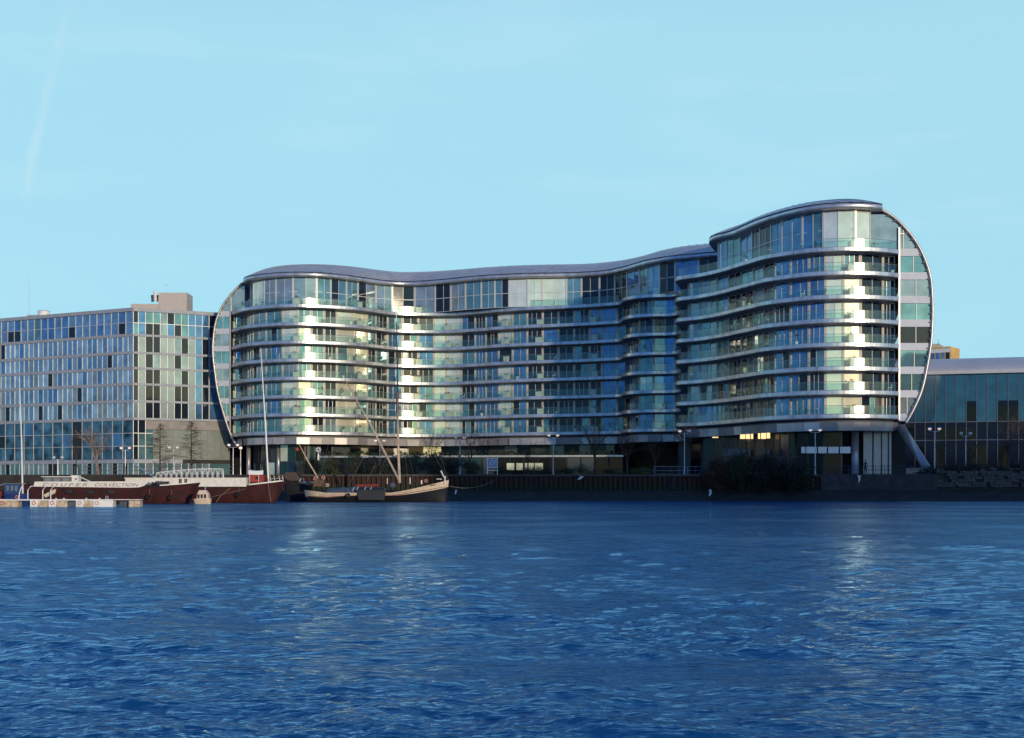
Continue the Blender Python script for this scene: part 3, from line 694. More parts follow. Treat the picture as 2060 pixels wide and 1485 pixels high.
# ------------------------------------------------------------ glass hall with curved metal roof, right
hall = thing('glass_fronted_hall', 'long dark glass hall under a barrel-curved grey metal roof, right of the curved block', 'building', (90, 232, 3.2))
h0, h1 = np.array([X_(1800,230.),230.]), np.array([X_(2062,224.),224.]); h1 = h0+(h1-h0)*1.35
hd = (h1-h0)/np.linalg.norm(h1-h0); hn = np.array([hd[1],-hd[0]]); HL = np.linalg.norm(h1-h0)
HZT = 19.9
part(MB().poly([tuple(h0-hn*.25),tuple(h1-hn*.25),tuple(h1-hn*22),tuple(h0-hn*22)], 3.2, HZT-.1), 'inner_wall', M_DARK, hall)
rr = []
for o_, z in ((.9,HZT-.15),(.95,HZT+.15),(.6,HZT+.5),(-1,HZT+1.2),(-4,HZT+2.2),(-8,HZT+3.0),(-12,HZT+3.3),(-18,HZT+3.1),(-22,HZT+1.8)):
    rr.append([tuple(h0+hn*o_+hd*s_)+(z,) for s_ in np.linspace(-1,HL,20)])
part(MB().loft(rr), 'curved_roof', mat('pale grey roof sheeting', (.50,.50,.53), .5, .1, var=.1, vscale=.3), hall, True)
part(MB().loft([[tuple(h0+hn*1.0+hd*s_)+(HZT-.2,) for s_ in np.linspace(-1,HL,4)],[tuple(h0+hn*1.05+hd*s_)+(HZT+.25,) for s_ in np.linspace(-1,HL,4)]]), 'gutter', M_WHITE2, hall)
zl = [4.9, 9.2, 12.1, 15.4, HZT-.25]
nb = int(HL/1.52); R3 = random.Random(31)
M_HALL = glass_mat('shade darkened hall glass', (.02, .09, .17), .32, ior=1.5); M_HALLP = mat('indigo glass panel', (.004, .010, .030), .2, .0, ior=1.25)  # shade on the hall put into its dark glass and mullion colours
for i in range(nb):
    a = h0+hd*(i*HL/nb); b = h0+hd*((i+1)*HL/nb); g, f = MB(), MB()
    for j in range(4):
        mi = 1 if j == 3 else (1 if j == 2 and R3.random() < .55 else (0 if R3.random() < .55 else 2))
        z0, z1 = zl[j], zl[j+1]
        if j < 3 and mi == 0: g.quad((*a,z1-.9),(*b,z1-.9),(*b,z1),(*a,z1),2); z1 -= .9
        g.quad((*a,z0),(*b,z0),(*b,z1),(*a,z1),mi)
    frame_bar(f, a-hd*.05, a+hd*.05, 3.4, HZT-.25, .12, 0)
    for z in (4.75, 9.2, 12.1): frame_bar(f, a, b, z-.06, z+.06, .06, 0)
    o = part(g, 'window', [M_UND, M_HALL, M_HALLP], hall); part(f, 'frame', mat('shade darkened mullion', (.08,.11,.17), .5, .2), o)
part(MB().box(tuple((h0+h1)/2+hn*.1)+(4.0,), (HL, .4, 1.4), math.atan2(hd[1],hd[0])), 'plinth', M_CONC, hall)

# ------------------------------------------------------------ far tower block
tw = thing('distant_tower_block', 'distant concrete tower block with a flank coloured sunlit yellow, seen above the hall roof', 'tower block', (X_(1895,400),410,3.2))
Y = 400.; a, b, c = np.array([X_(1840,Y),Y+8]), np.array([X_(1912,Y),Y]), np.array([X_(1935,Y+5.),Y+7.])
zt = Z_(697,Y); part(MB().poly([tuple(a),tuple(b),tuple(c),(c[0]-3,c[1]+14),(a[0],a[1]+14)], 3.2, zt), 'wall', mat('sunlit yellow wall tone', (.60,.38,.14), .85, var=.15, vscale=.3), tw)  # the low sun's yellow put into the wall colour
d = (b-a)/np.linalg.norm(b-a); n = np.array([d[1],-d[0]])
for j in range(7):
    z = zt-.5-j*3.0; f = MB(); A, B = a+n*.1, b+n*.1
    f.add([(*A,z-1.1),(*B,z-1.1),(*B,z),(*A,z)], ((0,1,2,3),)); part(f, 'concrete_band', M_WHITE, tw)
    for i in range(9):
        p, q = lerp(a,b,i/9+.01), lerp(a,b,(i+1)/9-.02); m = MB(); m.quad((*(p+n*.06),z-3.0),(*(q+n*.06),z-3.0),(*(q+n*.06),z-1.1),(*(p+n*.06),z-1.1)); part(m, 'window', random.Random(j*9+i).choice((M_GDARK, M_GGREY, M_GBLUE)), tw)
m = MB(); m.box((X_(1893,Y),Y+8,zt+.4), (4.5,5,.9)); m.box((X_(1897,Y),Y+8,zt+1.1), (2.6,3,.6)); part(m, 'roof_plant', M_DKFRAME, tw)
m = MB(); m.tube([(X_(1901,Y),Y+6,zt),(X_(1901,Y),Y+6,zt+2.6)], .07, 5); part(m, 'antenna', M_DKFRAME, tw)

# ------------------------------------------------------------ river walls
pile = MB(); x = X_(560,178.7); pr = []
while x < X_(1650,178.7): pr += [(x,178.35),(x+.20,178.35),(x+.28,178.7),(x+.52,178.7)]; x += .62
mpile = mat('rusted sheet piling', (.05,.018,.012), .8, vscale=3, col2=(.016,.010,.008), bump=.4, bscale=6, stretch=(1,1,.35))
t_ = mpile.node_tree; b_ = t_.nodes['Principled BSDF']; lk = b_.inputs['Base Color'].links[0].from_socket   # green weed on the tidal part
co_ = t_.nodes.new('ShaderNodeTexCoord'); sx_ = t_.nodes.new('ShaderNodeSeparateXYZ'); mr_ = t_.nodes.new('ShaderNodeMapRange'); mr_.inputs[1].default_value = 1.7; mr_.inputs[2].default_value = 2.15; mr_.inputs[3].default_value = 1; mr_.inputs[4].default_value = 0
mx_ = t_.nodes.new('ShaderNodeMix'); mx_.data_type = 'RGBA'; mx_.inputs[7].default_value = (.014,.022,.009,1)
t_.links.new(co_.outputs['Object'], sx_.inputs[0]); t_.links.new(sx_.outputs[2], mr_.inputs[0]); t_.links.new(mr_.outputs[0], mx_.inputs[0]); t_.links.new(lk, mx_.inputs[6]); t_.links.new(mx_.outputs[2], b_.inputs['Base Color'])
sw = pile.loft([[(p[0],p[1],1.0),(p[0],p[1],3.05)] for p in pr]).build('sheet_pile_wall', mpile)
tag(sw, 'rusty corrugated sheet-pile river wall with green weed along its foot', 'river wall')
cap = MB(); cap.box(((X_(560,178.6)+X_(1650,178.6))/2,178.6,3.17), (X_(1650,178.6)-X_(560,178.6),.7,.26)); cap.build('capping_beam', mat('dark timber capping', (.05,.045,.04), .8, var=.3), sw)
lw = MB(); lw.box(((X_(-120,178.4)+X_(560,178.4))/2,178.5,2.0), (X_(560,178.4)-X_(-120,178.4),.6,2.5)); tag(lw.build('embankment_wall', mat('dark stone wall', (.025,.023,.022), .85, var=.5, vscale=1.5, bump=.5, bscale=3)), 'dark stone embankment wall behind the moored barges', 'river wall')
lw = MB(); lw.box(((X_(1650,178.4)+X_(1884,178.4))/2,178.4,2.15), (X_(1884,178.4)-X_(1650,178.4),.7,2.3)); tag(lw.build('embankment_wall', mat('dark damp brick wall', (.035,.03,.035), .8, var=.5, vscale=1.2, bump=.5, bscale=4)), 'dark damp embankment wall under the tall end of the curved block', 'river wall')
# crumbling pale stone wall at the right
st = thing('rubble_stone_wall', 'crumbling pale rubble stone river wall below the hall at right', 'river wall', (X_(1980,178),178.3,1.3))
bk = MB(); bk.box((X_(2040,178.6),178.75,2.4), (X_(2200,178.6)-X_(1884,178.6),.5,2.4)); part(bk, 'backing', M_MUD, st)
sb = MB(); rs = random.Random(4); z = 1.7
while z < 3.5:
    h = rs.uniform(.22,.4); x = X_(1884,178)
    while x < X_(2200,178):
        w = rs.uniform(.3,1.0)
        if rs.random() < .86: sb.box((x+w/2, 178.4+rs.uniform(-.06,.08), z+h/2+rs.uniform(-.03,.03)), (w*.93, .35, h*.9), rs.uniform(-.05,.05), tilt=rs.uniform(-.06,.06))
        x += w
    z += h
part(sb, 'stonework', mat('pale rubble stone', (.10,.085,.08), .85, vscale=.9, col2=(.05,.045,.04), bump=.6, bscale=5), st)['kind'] = 'stuff'

# ------------------------------------------------------------ vegetation
def leafmat(name, c1, c2):
    m = mat(name, c1, .65, vscale=.9, col2=c2); return m
ML1 = leafmat('dark evergreen leaf', (.028,.045,.014), (.008,.014,.006)); ML2 = leafmat('olive leaf', (.05,.055,.018), (.018,.022,.008))
ML3 = leafmat('black green leaf', (.010,.017,.009), (.004,.007,.004)); MTW = mat('brown twig', (.050,.030,.022), .8, var=.4, vscale=2); MBK = mat('grey brown bark', (.06,.045,.035), .85, var=.4, vscale=3, bump=.5)
def leafy(mb, c, rad, n, size, rs, clumps=14):
    cl = []
    for _ in range(clumps):
        while True:
            p = [rs.uniform(-1,1) for _ in range(3)]
            if sum(q*q for q in p) < 1: break
        k = (sum(q*q for q in p))**.5; p = [q*(.45+.5*k)/max(k,.2) for q in p]
        cl.append((c[0]+p[0]*rad[0]*.8, c[1]+p[1]*rad[1]*.8, c[2]+p[2]*rad[2]*.8, rs.uniform(.28,.5)))
    for _ in range(n):
        q = rs.choice(cl); g = [rs.gauss(0,.5) for _ in range(3)]
        p = Vector((q[0]+g[0]*q[3]*rad[0], q[1]+g[1]*q[3]*rad[1], max(q[2]+g[2]*q[3]*rad[2], c[2]-rad[2])))
        u = Vector((rs.gauss(0,1), rs.gauss(0,1), rs.gauss(0,1))).normalized(); v = u.cross(Vector((rs.gauss(0,1), rs.gauss(0,1), rs.gauss(0,1)))).normalized(); s_ = size*rs.uniform(.6,1.5)
        mb.add([p-u*s_, p-v*s_*.5, p+u*s_, p+v*s_*.5], ((0,1,2,3),))
def shrub(name, label, cat, px, Y, zb, w, h, m, n=1800, size=.09, group=None, seed=0, twigs=None, depth=None):
    rs = random.Random(seed+px); x = X_(px, Y); t = thing(name, label, cat, (x,Y,zb), group)
    f = MB(); leafy(f, (x,Y,zb+h*.52), (w/2, (depth or w)/2, h*.52), n, size, rs, max(10, n//150)); part(f, 'foliage', m, t)
    s_ = MB()
    for i in range(9 if not twigs else twigs):
        a = rs.uniform(0,6.28); k = rs.uniform(.2,.8) ; tip = (x+math.cos(a)*w/2*k, Y+math.sin(a)*w/3*k, zb+h*rs.uniform(.7,1.12))
        s_.tube([(x+rs.uniform(-.2,.2),Y,zb-.1),((x+tip[0])/2+rs.uniform(-.1,.1),(Y+tip[1])/2,zb+h*.45),tip], [.05,.03,.008], 4)
    part(s_, 'stem', MTW, t); return t
def branch(mb, p, d, L_, r, lev, rs, spread, droop=0.):
    q = p + d*L_; mid = p + d*L_*.5 + Vector((rs.uniform(-1,1),rs.uniform(-1,1),rs.uniform(-.5,.5)))*L_*.06
    mb.tube([p, mid, q], [r, r*.8, r*.62], 5 if r > .05 else 3, caps=False)
    if lev == 0: return
    n = rs.choice((2,3,3)) if lev > 1 else 3
    for i in range(n):
        nd = (d + Vector((rs.gauss(0,1), rs.gauss(0,1), rs.gauss(.1,.6)))*spread + Vector((0,0,-droop))).normalized()
        branch(mb, q if i else mid, nd, L_*rs.uniform(.62,.85), r*.6, lev-1, rs, spread, droop)
def bare_tree(label, px, Y, h, w, seed, shape='round', group=None, m=None, zb=3.2, trunk_r=None, lean=0.):
    rs = random.Random(seed); x = X_(px,Y); t = thing('bare_tree', label, 'tree', (x,Y,zb), group); tr, cr = MB(), MB(); r0 = trunk_r or h*.018
    if shape == 'cone':
        tr.tube([(x,Y,zb),(x+.03*h*lean,Y,zb+h*.5),(x,Y,zb+h)], [r0,r0*.6,.02], 7)
        z = .16
        while z < .98:
            k = rs.randint(3,5); Lw = w/2*min(1, (1.0-z)*2.4, .4+z*2.2)*rs.uniform(.75,1.1)
            for i in range(k):
                a = rs.uniform(0,6.28); p = Vector((x,Y,zb+h*z)); d = Vector((math.cos(a),math.sin(a)*.8,rs.uniform(-.05,.22))).normalized()
                e = p+d*Lw*rs.uniform(.6,1); cr.tube([p, (p+e)/2+Vector((0,0,.05)), e+Vector((0,0,rs.uniform(0,.25)))], [.024,.015,.006], 3, caps=False)
                for j in range(9):
                    s0 = p.lerp(e, rs.uniform(.25,1)); s1 = s0+Vector((rs.gauss(0,.42),rs.gauss(0,.42),rs.gauss(.10,.25))); cr.tube([s0,s1],[.014,.005],3,caps=False)
            z += .036
    else:
        ht = h*.30; top = Vector((x+lean*h*.3,Y,zb+ht)); tr.tube([(x,Y,zb),(x+lean*h*.12,Y,zb+ht*.5),top],[r0*1.2,r0,r0*.85],7)
        for i in range(5):
            a = i*1.26+rs.uniform(-.4,.4); d = Vector((math.cos(a)*.45*w/h, math.sin(a)*.4*w/h, .85)).normalized()
            branch(cr, top, d, h*.24, r0*.5, 4, rs, .33*w/h*1.6)
    part(tr, 'trunk', m or MBK, t); part(cr, 'crown', m or MBK, t); return t
g_ = 'bare winter trees along the promenade'
bare_tree('bare cone-shaped tree with tiered twigs, nearer the office corner', 322, 205, 7.8, 5.6, 1, 'cone', g_)
bare_tree('bare cone-shaped tree with tiered twigs, nearer the curved block', 385, 204, 8.0, 6.0, 2, 'cone', g_)
bare_tree('slim leaning bare tree in front of the office glass', 163, 212, 7.0, 3.0, 3, group=g_, lean=-.35, trunk_r=.09)
bare_tree('stout pale-barked bare tree in front of the office glass', 197, 208, 7.4, 5.0, 4, group=g_, lean=-.1, trunk_r=.26, m=mat('pale mottled bark', (.22,.17,.15), .8, var=.5, vscale=2))
for i, (px, Y, h, w, lb) in enumerate(((655,196,3.6,4,'low bare shrubby tree behind the mizzen boom'),(868,194,6.2,4,'bare tree rising behind the sailing barge bow'),(945,192,6.4,4,'bare tree beside the lamp near the barge bow'),(1062,196,5.6,4,'bare tree just left of the twin lamp over the terrace'),
     (1196,192,7.6,5,'tall bare tree reaching the soffit right of the twin lamp'),(1262,190,6.6,5,'brownish bare tree midway along the sheet piling'),(1318,194,5.6,4,'small bare tree left of the lamp at the notch'),(1378,198,8.0,4,'bare tree behind the lamp at the notch'),(1448,184,5.2,5,'reddish bare tree at the left of the big evergreen'),
     (1892,200,6.8,5,'dark bare tree left in front of the hall'),(1952,203,6.2,5,'dark bare tree midway along the hall'),(2028,205,9.6,5,'tall bare tree at the right in front of the hall'),(2066,200,7.6,5,'bare tree at the right edge of the picture'))):
    bare_tree(lb, px, Y, h, w, 10+i, group=g_, m=MTW if px > 1000 and px < 1500 else MBK)
gs = 'shrubs behind the sailing barge'
sh = ((628,190,3.2,2.8,ML3,'dark shrub beside the stern of the sailing barge'),(668,189,3.4,2.6,ML2,'olive shrub right of the mizzen boom'),(712,190,3.6,3.2,ML1,'green shrub behind the red rail of the sailing barge'),(752,188,3.2,2.7,ML3,'dark shrub left of the sprit foot'),(790,190,3.4,3.0,ML2,'olive shrub right behind the mast foot'),
      (832,189,3.6,3.4,ML1,'green shrub between the mast and the bow lifebuoy'),(874,189,3.4,3.8,ML1,'tall green shrub above the bow of the sailing barge'),(915,186,3.4,3.3,ML3,'dark shrub just off the bow of the sailing barge'),(948,187,2.8,2.4,ML2,'low olive shrub over the left end of the piling'))
for i, (px, Y, w, h, m, lb) in enumerate(sh): shrub('shrub', lb, 'shrub', px, Y, 2.9, w, h, m, 2600, .085, gs, i)
for px, Y, w, h, lb in ((1075,183,3.6,1.3,'low clipped dark hedge below the pale terrace windows'),(1140,182,3.4,1.0,'low hedge right of the twin lamp foot'),(1180,183,3.6,1.5,'dark ragged hedge under the tall bare tree'),(1238,184,3.4,1.2,'dark low hedge left of the bright green hedge'),(1292,182,3.2,1.1,'bright green clipped hedge on top of the sheet piling'),(1010,184,2.4,1.0,'small dark hedge right of the signboard')):
    shrub('hedge', lb, 'hedge', px, Y, 3.1, w, h, leafmat('grass green hedge leaf', (.05,.11,.02), (.02,.04,.01)) if px == 1292 else ML1, 1500, .06, 'hedges on the promenade', 3, 3, 1.2)
big = ((1436,177.6,1.6,3.4,4.2,leafmat('rust brown leaf', (.06,.028,.015), (.02,.012,.008)),'rust-brown scrub at the left of the big dark evergreen'),(1486,177.4,1.4,3.6,5.0,ML1,'green leafy bush between the rust-brown scrub and the dark evergreen'),(1538,177.2,1.0,4.6,5.1,ML3,'large black-green evergreen bush hanging over the river wall'),(1600,177.4,1.0,4.6,4.9,ML3,'black-green evergreen bush at the foot of the lamp below the tall wing'))
for i, (px, Y, zb, w, h, m, lb) in enumerate(big): shrub('bush', lb, 'bush', px, Y, zb-.4, w, h, m, 7000, .10, 'bushes hanging over the river wall', i)
for i, px in enumerate((1868,1912,1958,2004,2052)):
    shrub('bush', ('dark bush at the foot of the raking strut','low dark bush on the rubble wall, first beyond the lamp','low dark bush in the middle of the rubble wall top','wide dark bush near the right end of the rubble wall','dark bush at the right edge above the rubble wall')[i], 'bush', px, 180.2, 3.0, 3.6, (1.2,1.7,1.7,1.5,1.7)[i], ML3, 2600, .08, 'bushes along the rubble wall top', i, 4)
# terrace planting: one clipped strip
tp = MB(); rs = random.Random(3)
for i in range(46):
    c = lerp(pa, pb, (i+.5)/46)-nv*.4; leafy(tp, (c[0],c[1],7.3), (.75,.5,.62), 260, .09, rs, 5)
th_ = tag(tp.build('terrace_hedge', leafmat('terrace box leaf', (.03,.05,.015), (.01,.018,.006))), 'long clipped box hedge along the terrace edge under the curved block', 'hedge')

# ------------------------------------------------------------ near bank, behind the viewer (unseen block added to keep the low sun off the far quay)
tag(MB().poly([(-500,-62),(600,-62),(600,-700),(-500,-700)], -2, 4.0).build('near_bank', M_PAVE), kind='structure')
mb_ = thing('added_shade_block', 'unseen brick block added behind the viewer to shade the far quay', 'mansion block', (270,-85,4))
m = MB(); m.box((258,-85,22.5),(260,16,37)); part(m,'wall',mat('red brick', (.22,.09,.06), .85, var=.2, vscale=.3), mb_)
for k in range(11):
    m = MB(); 
    for j in range(8): m.box((134+k*23+j*2.6, -76.95, 24), (1.1,.14,32))
    part(m,'window_strip',M_GGREY,mb_)
m = MB(); m.add([(127,-76.5,41),(389,-76.5,41),(389,-93.5,41),(127,-93.5,41),(130,-83,46),(386,-83,46),(386,-87,46),(130,-87,46)],((0,1,5,4),(1,2,6,5),(2,3,7,6),(3,0,4,7),(4,5,6,7))); part(m,'roof',M_ROOF,mb_)

# ------------------------------------------------------------ street lamps
def make_lamp(px, Y, ztop, label, lit=(1,1), single=False, zb=3.2):
    x = X_(px, Y); t = thing('street_lamp', label, 'street lamp', (x,Y,zb), 'street lamps along the promenade')
    m = MB(); m.tube([(x,Y,zb),(x,Y,zb+1.2),(x,Y,ztop-.25)], [.11,.075,.05], 8); part(m, 'post', M_LPOST, t)
    if single:
        m = MB(); m.lathe([(.1,-.2),(.26,-.05),(.26,.1),(.1,.22)], (x,Y,ztop), 10); part(m, 'lamp_head', M_LAMP, t, True); return t
    m = MB(); m.tube([(x-.62,Y,ztop-.1),(x-.55,Y,ztop-.28),(x+.55,Y,ztop-.28),(x+.62,Y,ztop-.1)], .04, 6); part(m, 'crossarm', M_LPOST, t)
    for s, l in ((-1, lit[0]), (1, lit[1])):
        m = MB(); m.lathe([(.10,-.12),(.22,-.02),(.24,.12),(.08,.20)], (x+s*.62,Y,ztop), 10); h = part(m, 'lamp_head', M_LAMP if l else M_WHITE, t, True)
        m = MB(); m.lathe([(.26,.12),(.2,.22),(.05,.27)], (x+s*.62,Y,ztop), 10); part(m, 'cap', M_LPOST, h)
    return t
M_LPOST = mat('light grey lamp post', (.42,.45,.52), .4, .3)
for px, Y, y, lab, lit in ((348.5,215,900.6,'twin-headed lamp between the two cone-shaped bare trees',(1,1)),(252,215,902,'twin-headed lamp in front of the office corner',(1,1)),(469,205,896,'twin-headed lamp at the gap between office and curved block',(1,1)),
    (764,205,887,'twin-headed lamp just left of the sailing barge mast',(1,1)),(925.5,203,881,'twin-headed lamp right of the sailing barge bow',(0,1)),(1113,201,876.5,'twin-headed lamp in front of the terrace, with the tall bare tree to its right',(1,1)),
    (1377,187,868,'twin-headed lamp below the notch of the curved block',(1,0)),(1640,184,866,'twin-headed lamp right of the big evergreen bushes',(1,1)),(1880,184,863.5,'twin-headed lamp right of the raking strut',(1,1)),(1942.5,193,873,'unlit twin-headed lamp in front of the hall',(0,0)),(116.5,215,921,'short unlit twin-headed lamp in front of the office band',(0,0))):
    make_lamp(px, Y, Z_(y, Y), lab, lit)
make_lamp(484, 206, Z_(901.5,206), 'single-headed lamp close to the left end of the curved block', single=True)

# ------------------------------------------------------------ railings
def railing(name, label, pxa, pxb, Y, m_, h=1.05, zb=3.3, step=.5):
    a, b = X_(pxa,Y), X_(pxb,Y); t = thing(name, label, 'railing', ((a+b)/2,Y,zb))
    r_ = MB(); [r_.tube([(a,Y,zb+q),(b,Y,zb+q)], .03, 4) for q in (h, h*.55, .12)]; part(r_, 'rail', m_, t)
    p = MB(); n = int((b-a)/step)
    for i in range(n+1): p.tube([(a+(b-a)*i/n,Y,zb-.1),(a+(b-a)*i/n,Y,zb+h+.02)], .035 if i % 4 == 0 else .014, 4)
    part(p, 'post', m_, t)
railing('railing', 'dark iron railing on the wall right of the evergreen bushes', 1652, 1880, 178.6, mat('dark blue iron', (.03,.035,.06), .5), 1.1, 3.25, .28)
railing('railing', 'pale blue handrail between the green hedge and the evergreen bushes', 1316, 1416, 181, mat('pale blue rail', (.16,.22,.32), .5), 1.1, 3.2, 1.0)
railing('railing', 'grey railing behind the moored barges in front of the office', 150, 470, 181, mat('grey iron', (.12,.13,.15), .5), 1.1, 3.2, .8)

# signboard, sculpture, person, birds
Y = 181.; t = thing('signboard', 'white-framed blue notice board standing on the sheet-pile wall', 'sign', (X_(991,Y),Y,3.2))
a, b = X_(980.5,Y), X_(1000.5,Y); m = MB(); m.box(((a+b)/2,Y,4.75),(b-a-.14,.05,1.0)); bd_ = part(m, 'panel', mat('blue notice panel', (.20,.26,.42), .5), t)
m = MB(); m.box((a,Y,4.3),(.09,.09,2.4)); m.box((b,Y,4.3),(.09,.09,2.4)); part(m, 'post', M_WHITE, t)
m = MB(); [m.box(((a+b)/2,Y,z),(b-a,.07,.07)) for z in (5.35,4.2,3.85)]; part(m, 'rail', M_WHITE, t)
m = MB(); m.torus(((a+b)/2,Y-.05,4.8), .26, .025, n=14, m=4); rs = random.Random(2)
m.tube([((a+b)/2-.4,Y-.05,4.55),((a+b)/2-.1,Y-.05,5.0),((a+b)/2+.15,Y-.05,4.7),((a+b)/2+.42,Y-.05,5.1)], .025, 4); part(m, 'emblem', M_WHITE, bd_)
Y = 196.; sx0, sz0 = X_(640.5,Y), Z_(905,Y); t = thing('star_sculpture', 'white star-shaped windmill sculpture on a thin pole behind the barge stern', 'sculpture', (sx0,Y,3.2))
m = MB(); m.tube([(sx0,Y,3.2),(sx0,Y,sz0)], [.06,.04], 6); part(m, 'pole', M_RUST, t)
for k in range(8):
    a = k*math.pi/4+.2; m = MB(); d = Vector((math.cos(a),0,math.sin(a))); u = Vector((-math.sin(a),0,math.cos(a))); c = Vector((sx0,Y-.1,sz0))
    m.add([c+d*.08+Vector((0,.04,0)), c+d*.25+u*.09, c+d*.46, c+d*.25-u*.09, c+d*.25-Vector((0,.06,0))], ((0,1,4),(1,2,4),(2,3,4),(3,0,4),(0,3,2,1))); part(m, 'blade', M_WHITE, t)
m = MB(); m.lathe([(.10,0),(.16,.2),(.14,.8),(.06,1.05)], (sx0,Y-.1,sz0-1.5), 8); part(m, 'weight', M_WHITE, t)
# person standing at the railing
def person(label, px, Y, zb, top, legs, skin, face=1):
    x = X_(px, Y)
    J = {'hip':(0,0,.92),'ch':(0,0,1.22),'nk':(0,0,1.44),'hd':(0,-.02,1.60),'tp':(0,0,1.72),'ls':(-.17,0,1.38),'le':(-.24,.02,1.12),'lh':(-.16,-.22,1.03),'rs':(.17,0,1.38),'re':(.25,0,1.10),'rh':(.22,-.08,.86),
         'lp':(-.09,0,.88),'lk':(-.10,-.02,.5),'lf':(-.11,.02,.06),'lt':(-.11,-.16,.03),'rp':(.09,0,.88),'rk':(.11,.03,.5),'rf':(.13,.08,.06),'rt':(.14,-.1,.03)}
    rad = {'hip':.14,'ch':.15,'nk':.06,'hd':.10,'tp':.07,'ls':.07,'le':.05,'lh':.035,'rs':.07,'re':.05,'rh':.035,'lp':.09,'lk':.065,'lf':.045,'lt':.03,'rp':.09,'rk':.065,'rf':.045,'rt':.03}
    ks = list(J); E = [('hip','ch'),('ch','nk'),('nk','hd'),('hd','tp'),('ch','ls'),('ls','le'),('le','lh'),('ch','rs'),('rs','re'),('re','rh'),('hip','lp'),('lp','lk'),('lk','lf'),('lf','lt'),('hip','rp'),('rp','rk'),('rk','rf'),('rf','rt')]
    me = bpy.data.meshes.new('person'); me.from_pydata([J[k] for k in ks], [(ks.index(a), ks.index(b)) for a, b in E], [])
    o = bpy.data.objects.new('person', me); C.objects.link(o); o.location = (x,Y,zb); md = o.modifiers.new('s','SKIN')
    for i, k in enumerate(ks): me.skin_vertices[0].data[i].radius = (rad[k]*.9, rad[k]*.75); me.skin_vertices[0].data[i].use_root = (k == 'hip')
    o.modifiers.new('u','SUBSURF').levels = 1; o.modifiers['u'].render_levels = 2; me.materials.append(top); tag(o, label, 'person')
    h = MB(); h.lathe([(.02,.13),(.09,.10),(.115,.02),(.10,-.05)], (x,Y+.02,zb+1.63), 10); part(h, 'hair', M_BLACK, o, True)
    f = MB(); f.box((x,Y-.098,zb+1.60),(.10,.03,.13)); part(f, 'face', skin, o)
    l = MB(); l.tube([(x-.09,Y,zb+.9),(x-.1,Y-.02,zb+.5),(x-.11,Y+.02,zb+.08)],[.10,.08,.06],8); l.tube([(x+.09,Y,zb+.9),(x+.11,Y+.03,zb+.5),(x+.13,Y+.08,zb+.08)],[.10,.08,.06],8); part(l, 'trousers', legs, o, True)
    return o
person('person in a dark coat standing by the cream fins under the tall wing', 1741, 181, 3.45, mat('dark coat', (.02,.02,.025), .8), M_BLACK, mat('skin', (.45,.28,.2), .6))
def gull(px, py, Y, label, a=.3, s=1., wing=.5):
    x, _, z = at(px, py, Y); t = thing('gull', label, 'gull', (x,Y,z), 'gulls near the river wall')
    b = MB(); b.tube([Vector((x,Y,z))+Vector((math.cos(a)*q,0,math.sin(a)*q))*s for q in (-.34,-.18,0,.16,.25,.33)], [.02*s,.08*s,.11*s,.09*s,.06*s,.015*s], 8); part(b, 'body', M_WHITE, t, True)
    for sg in (-1,1):
        w = MB(); w.loft([[(x+dx*s, Y+sg*q*s, z+zz*s) for dx in (-.10,.10)] + [(x, Y+sg*q*s, z+(zz+.02)*s)] for q, zz in ((.05,.05),(.3,wing*.4),(.62,wing*.5))], closed=True, caps=True); part(w, 'wing', M_WHITE, t)
gull(1168, 962, 176.5, 'white gull gliding past the middle of the sheet piling', .5, 1.3)
gull(1429, 993, 173.2, 'white gull low over the mud left of the evergreen bushes', 1.1, 1.1, .9)
gull(1729, 966, 176, 'white gull flapping in front of the wall under the tall wing', 1.2, 1.0, 1.2)
gull(917, 990, 174, 'white gull low over the mud by the sailing barge bow', 1.3, .9, .7)

# ------------------------------------------------------------ balcony boxes standing in for balustrade highlights, and chairs
def near_front(px, off=.75):
    c = offset_bal; q = 1030 + c[:,0]*F/c[:,1]; i = int(np.argmin(np.abs(q-px) + (c[:,1] > 262.9)*0)); return c[i], i
offset_bal = offset(front, .85, .25)
M_POT = mat('cream box and pot paint', (.60,.55,.45), .5, var=.1)
cols = ((596,'on the left bulge'),(722,'on the right flank of the left bulge'),(842,'at the start of the hollow'),(901,'in the deepest part of the hollow'),(1017,'right of the hollow'),(1086,'on the middle bulge'),(1196,'on the fold before the notch'),(1716,'at the nose of the tall wing'))
rd = random.Random(77)
for ci, (px, lab) in enumerate(cols):
    for k in range(8):
        if ci == 6 and k == 7: continue
        c, i = near_front(px + rd.uniform(-1.5,1.5)); z = KZ[k]+.34; w, h = rd.uniform(.9,1.25), rd.uniform(.85,1.15)
        tv = offset_bal[min(i+1,len(offset_bal)-1)]-offset_bal[max(i-1,0)]; rz = math.atan2(tv[1],tv[0])
        t = thing('highlight_box', 'cream highlight box %s, %s balcony from top' % (lab, ORD[7-k]), 'highlight_box', (c[0],c[1],z), 'cream highlight boxes on the curved balconies')
        m = MB(); m.box((c[0],c[1],z+h*.45),(w,.55,h*.9),rz); m.box((c[0],c[1],z+h*.93),(w+.08,.62,h*.08),rz); part(m, 'box', M_POT, t)
        pl_ = MB(); leafy(pl_, (c[0],c[1],z+h+.12), (w*.5,.3,.28), rd.choice((60,90)), .07, rd, 5); part(pl_, 'plant', ML1, t)
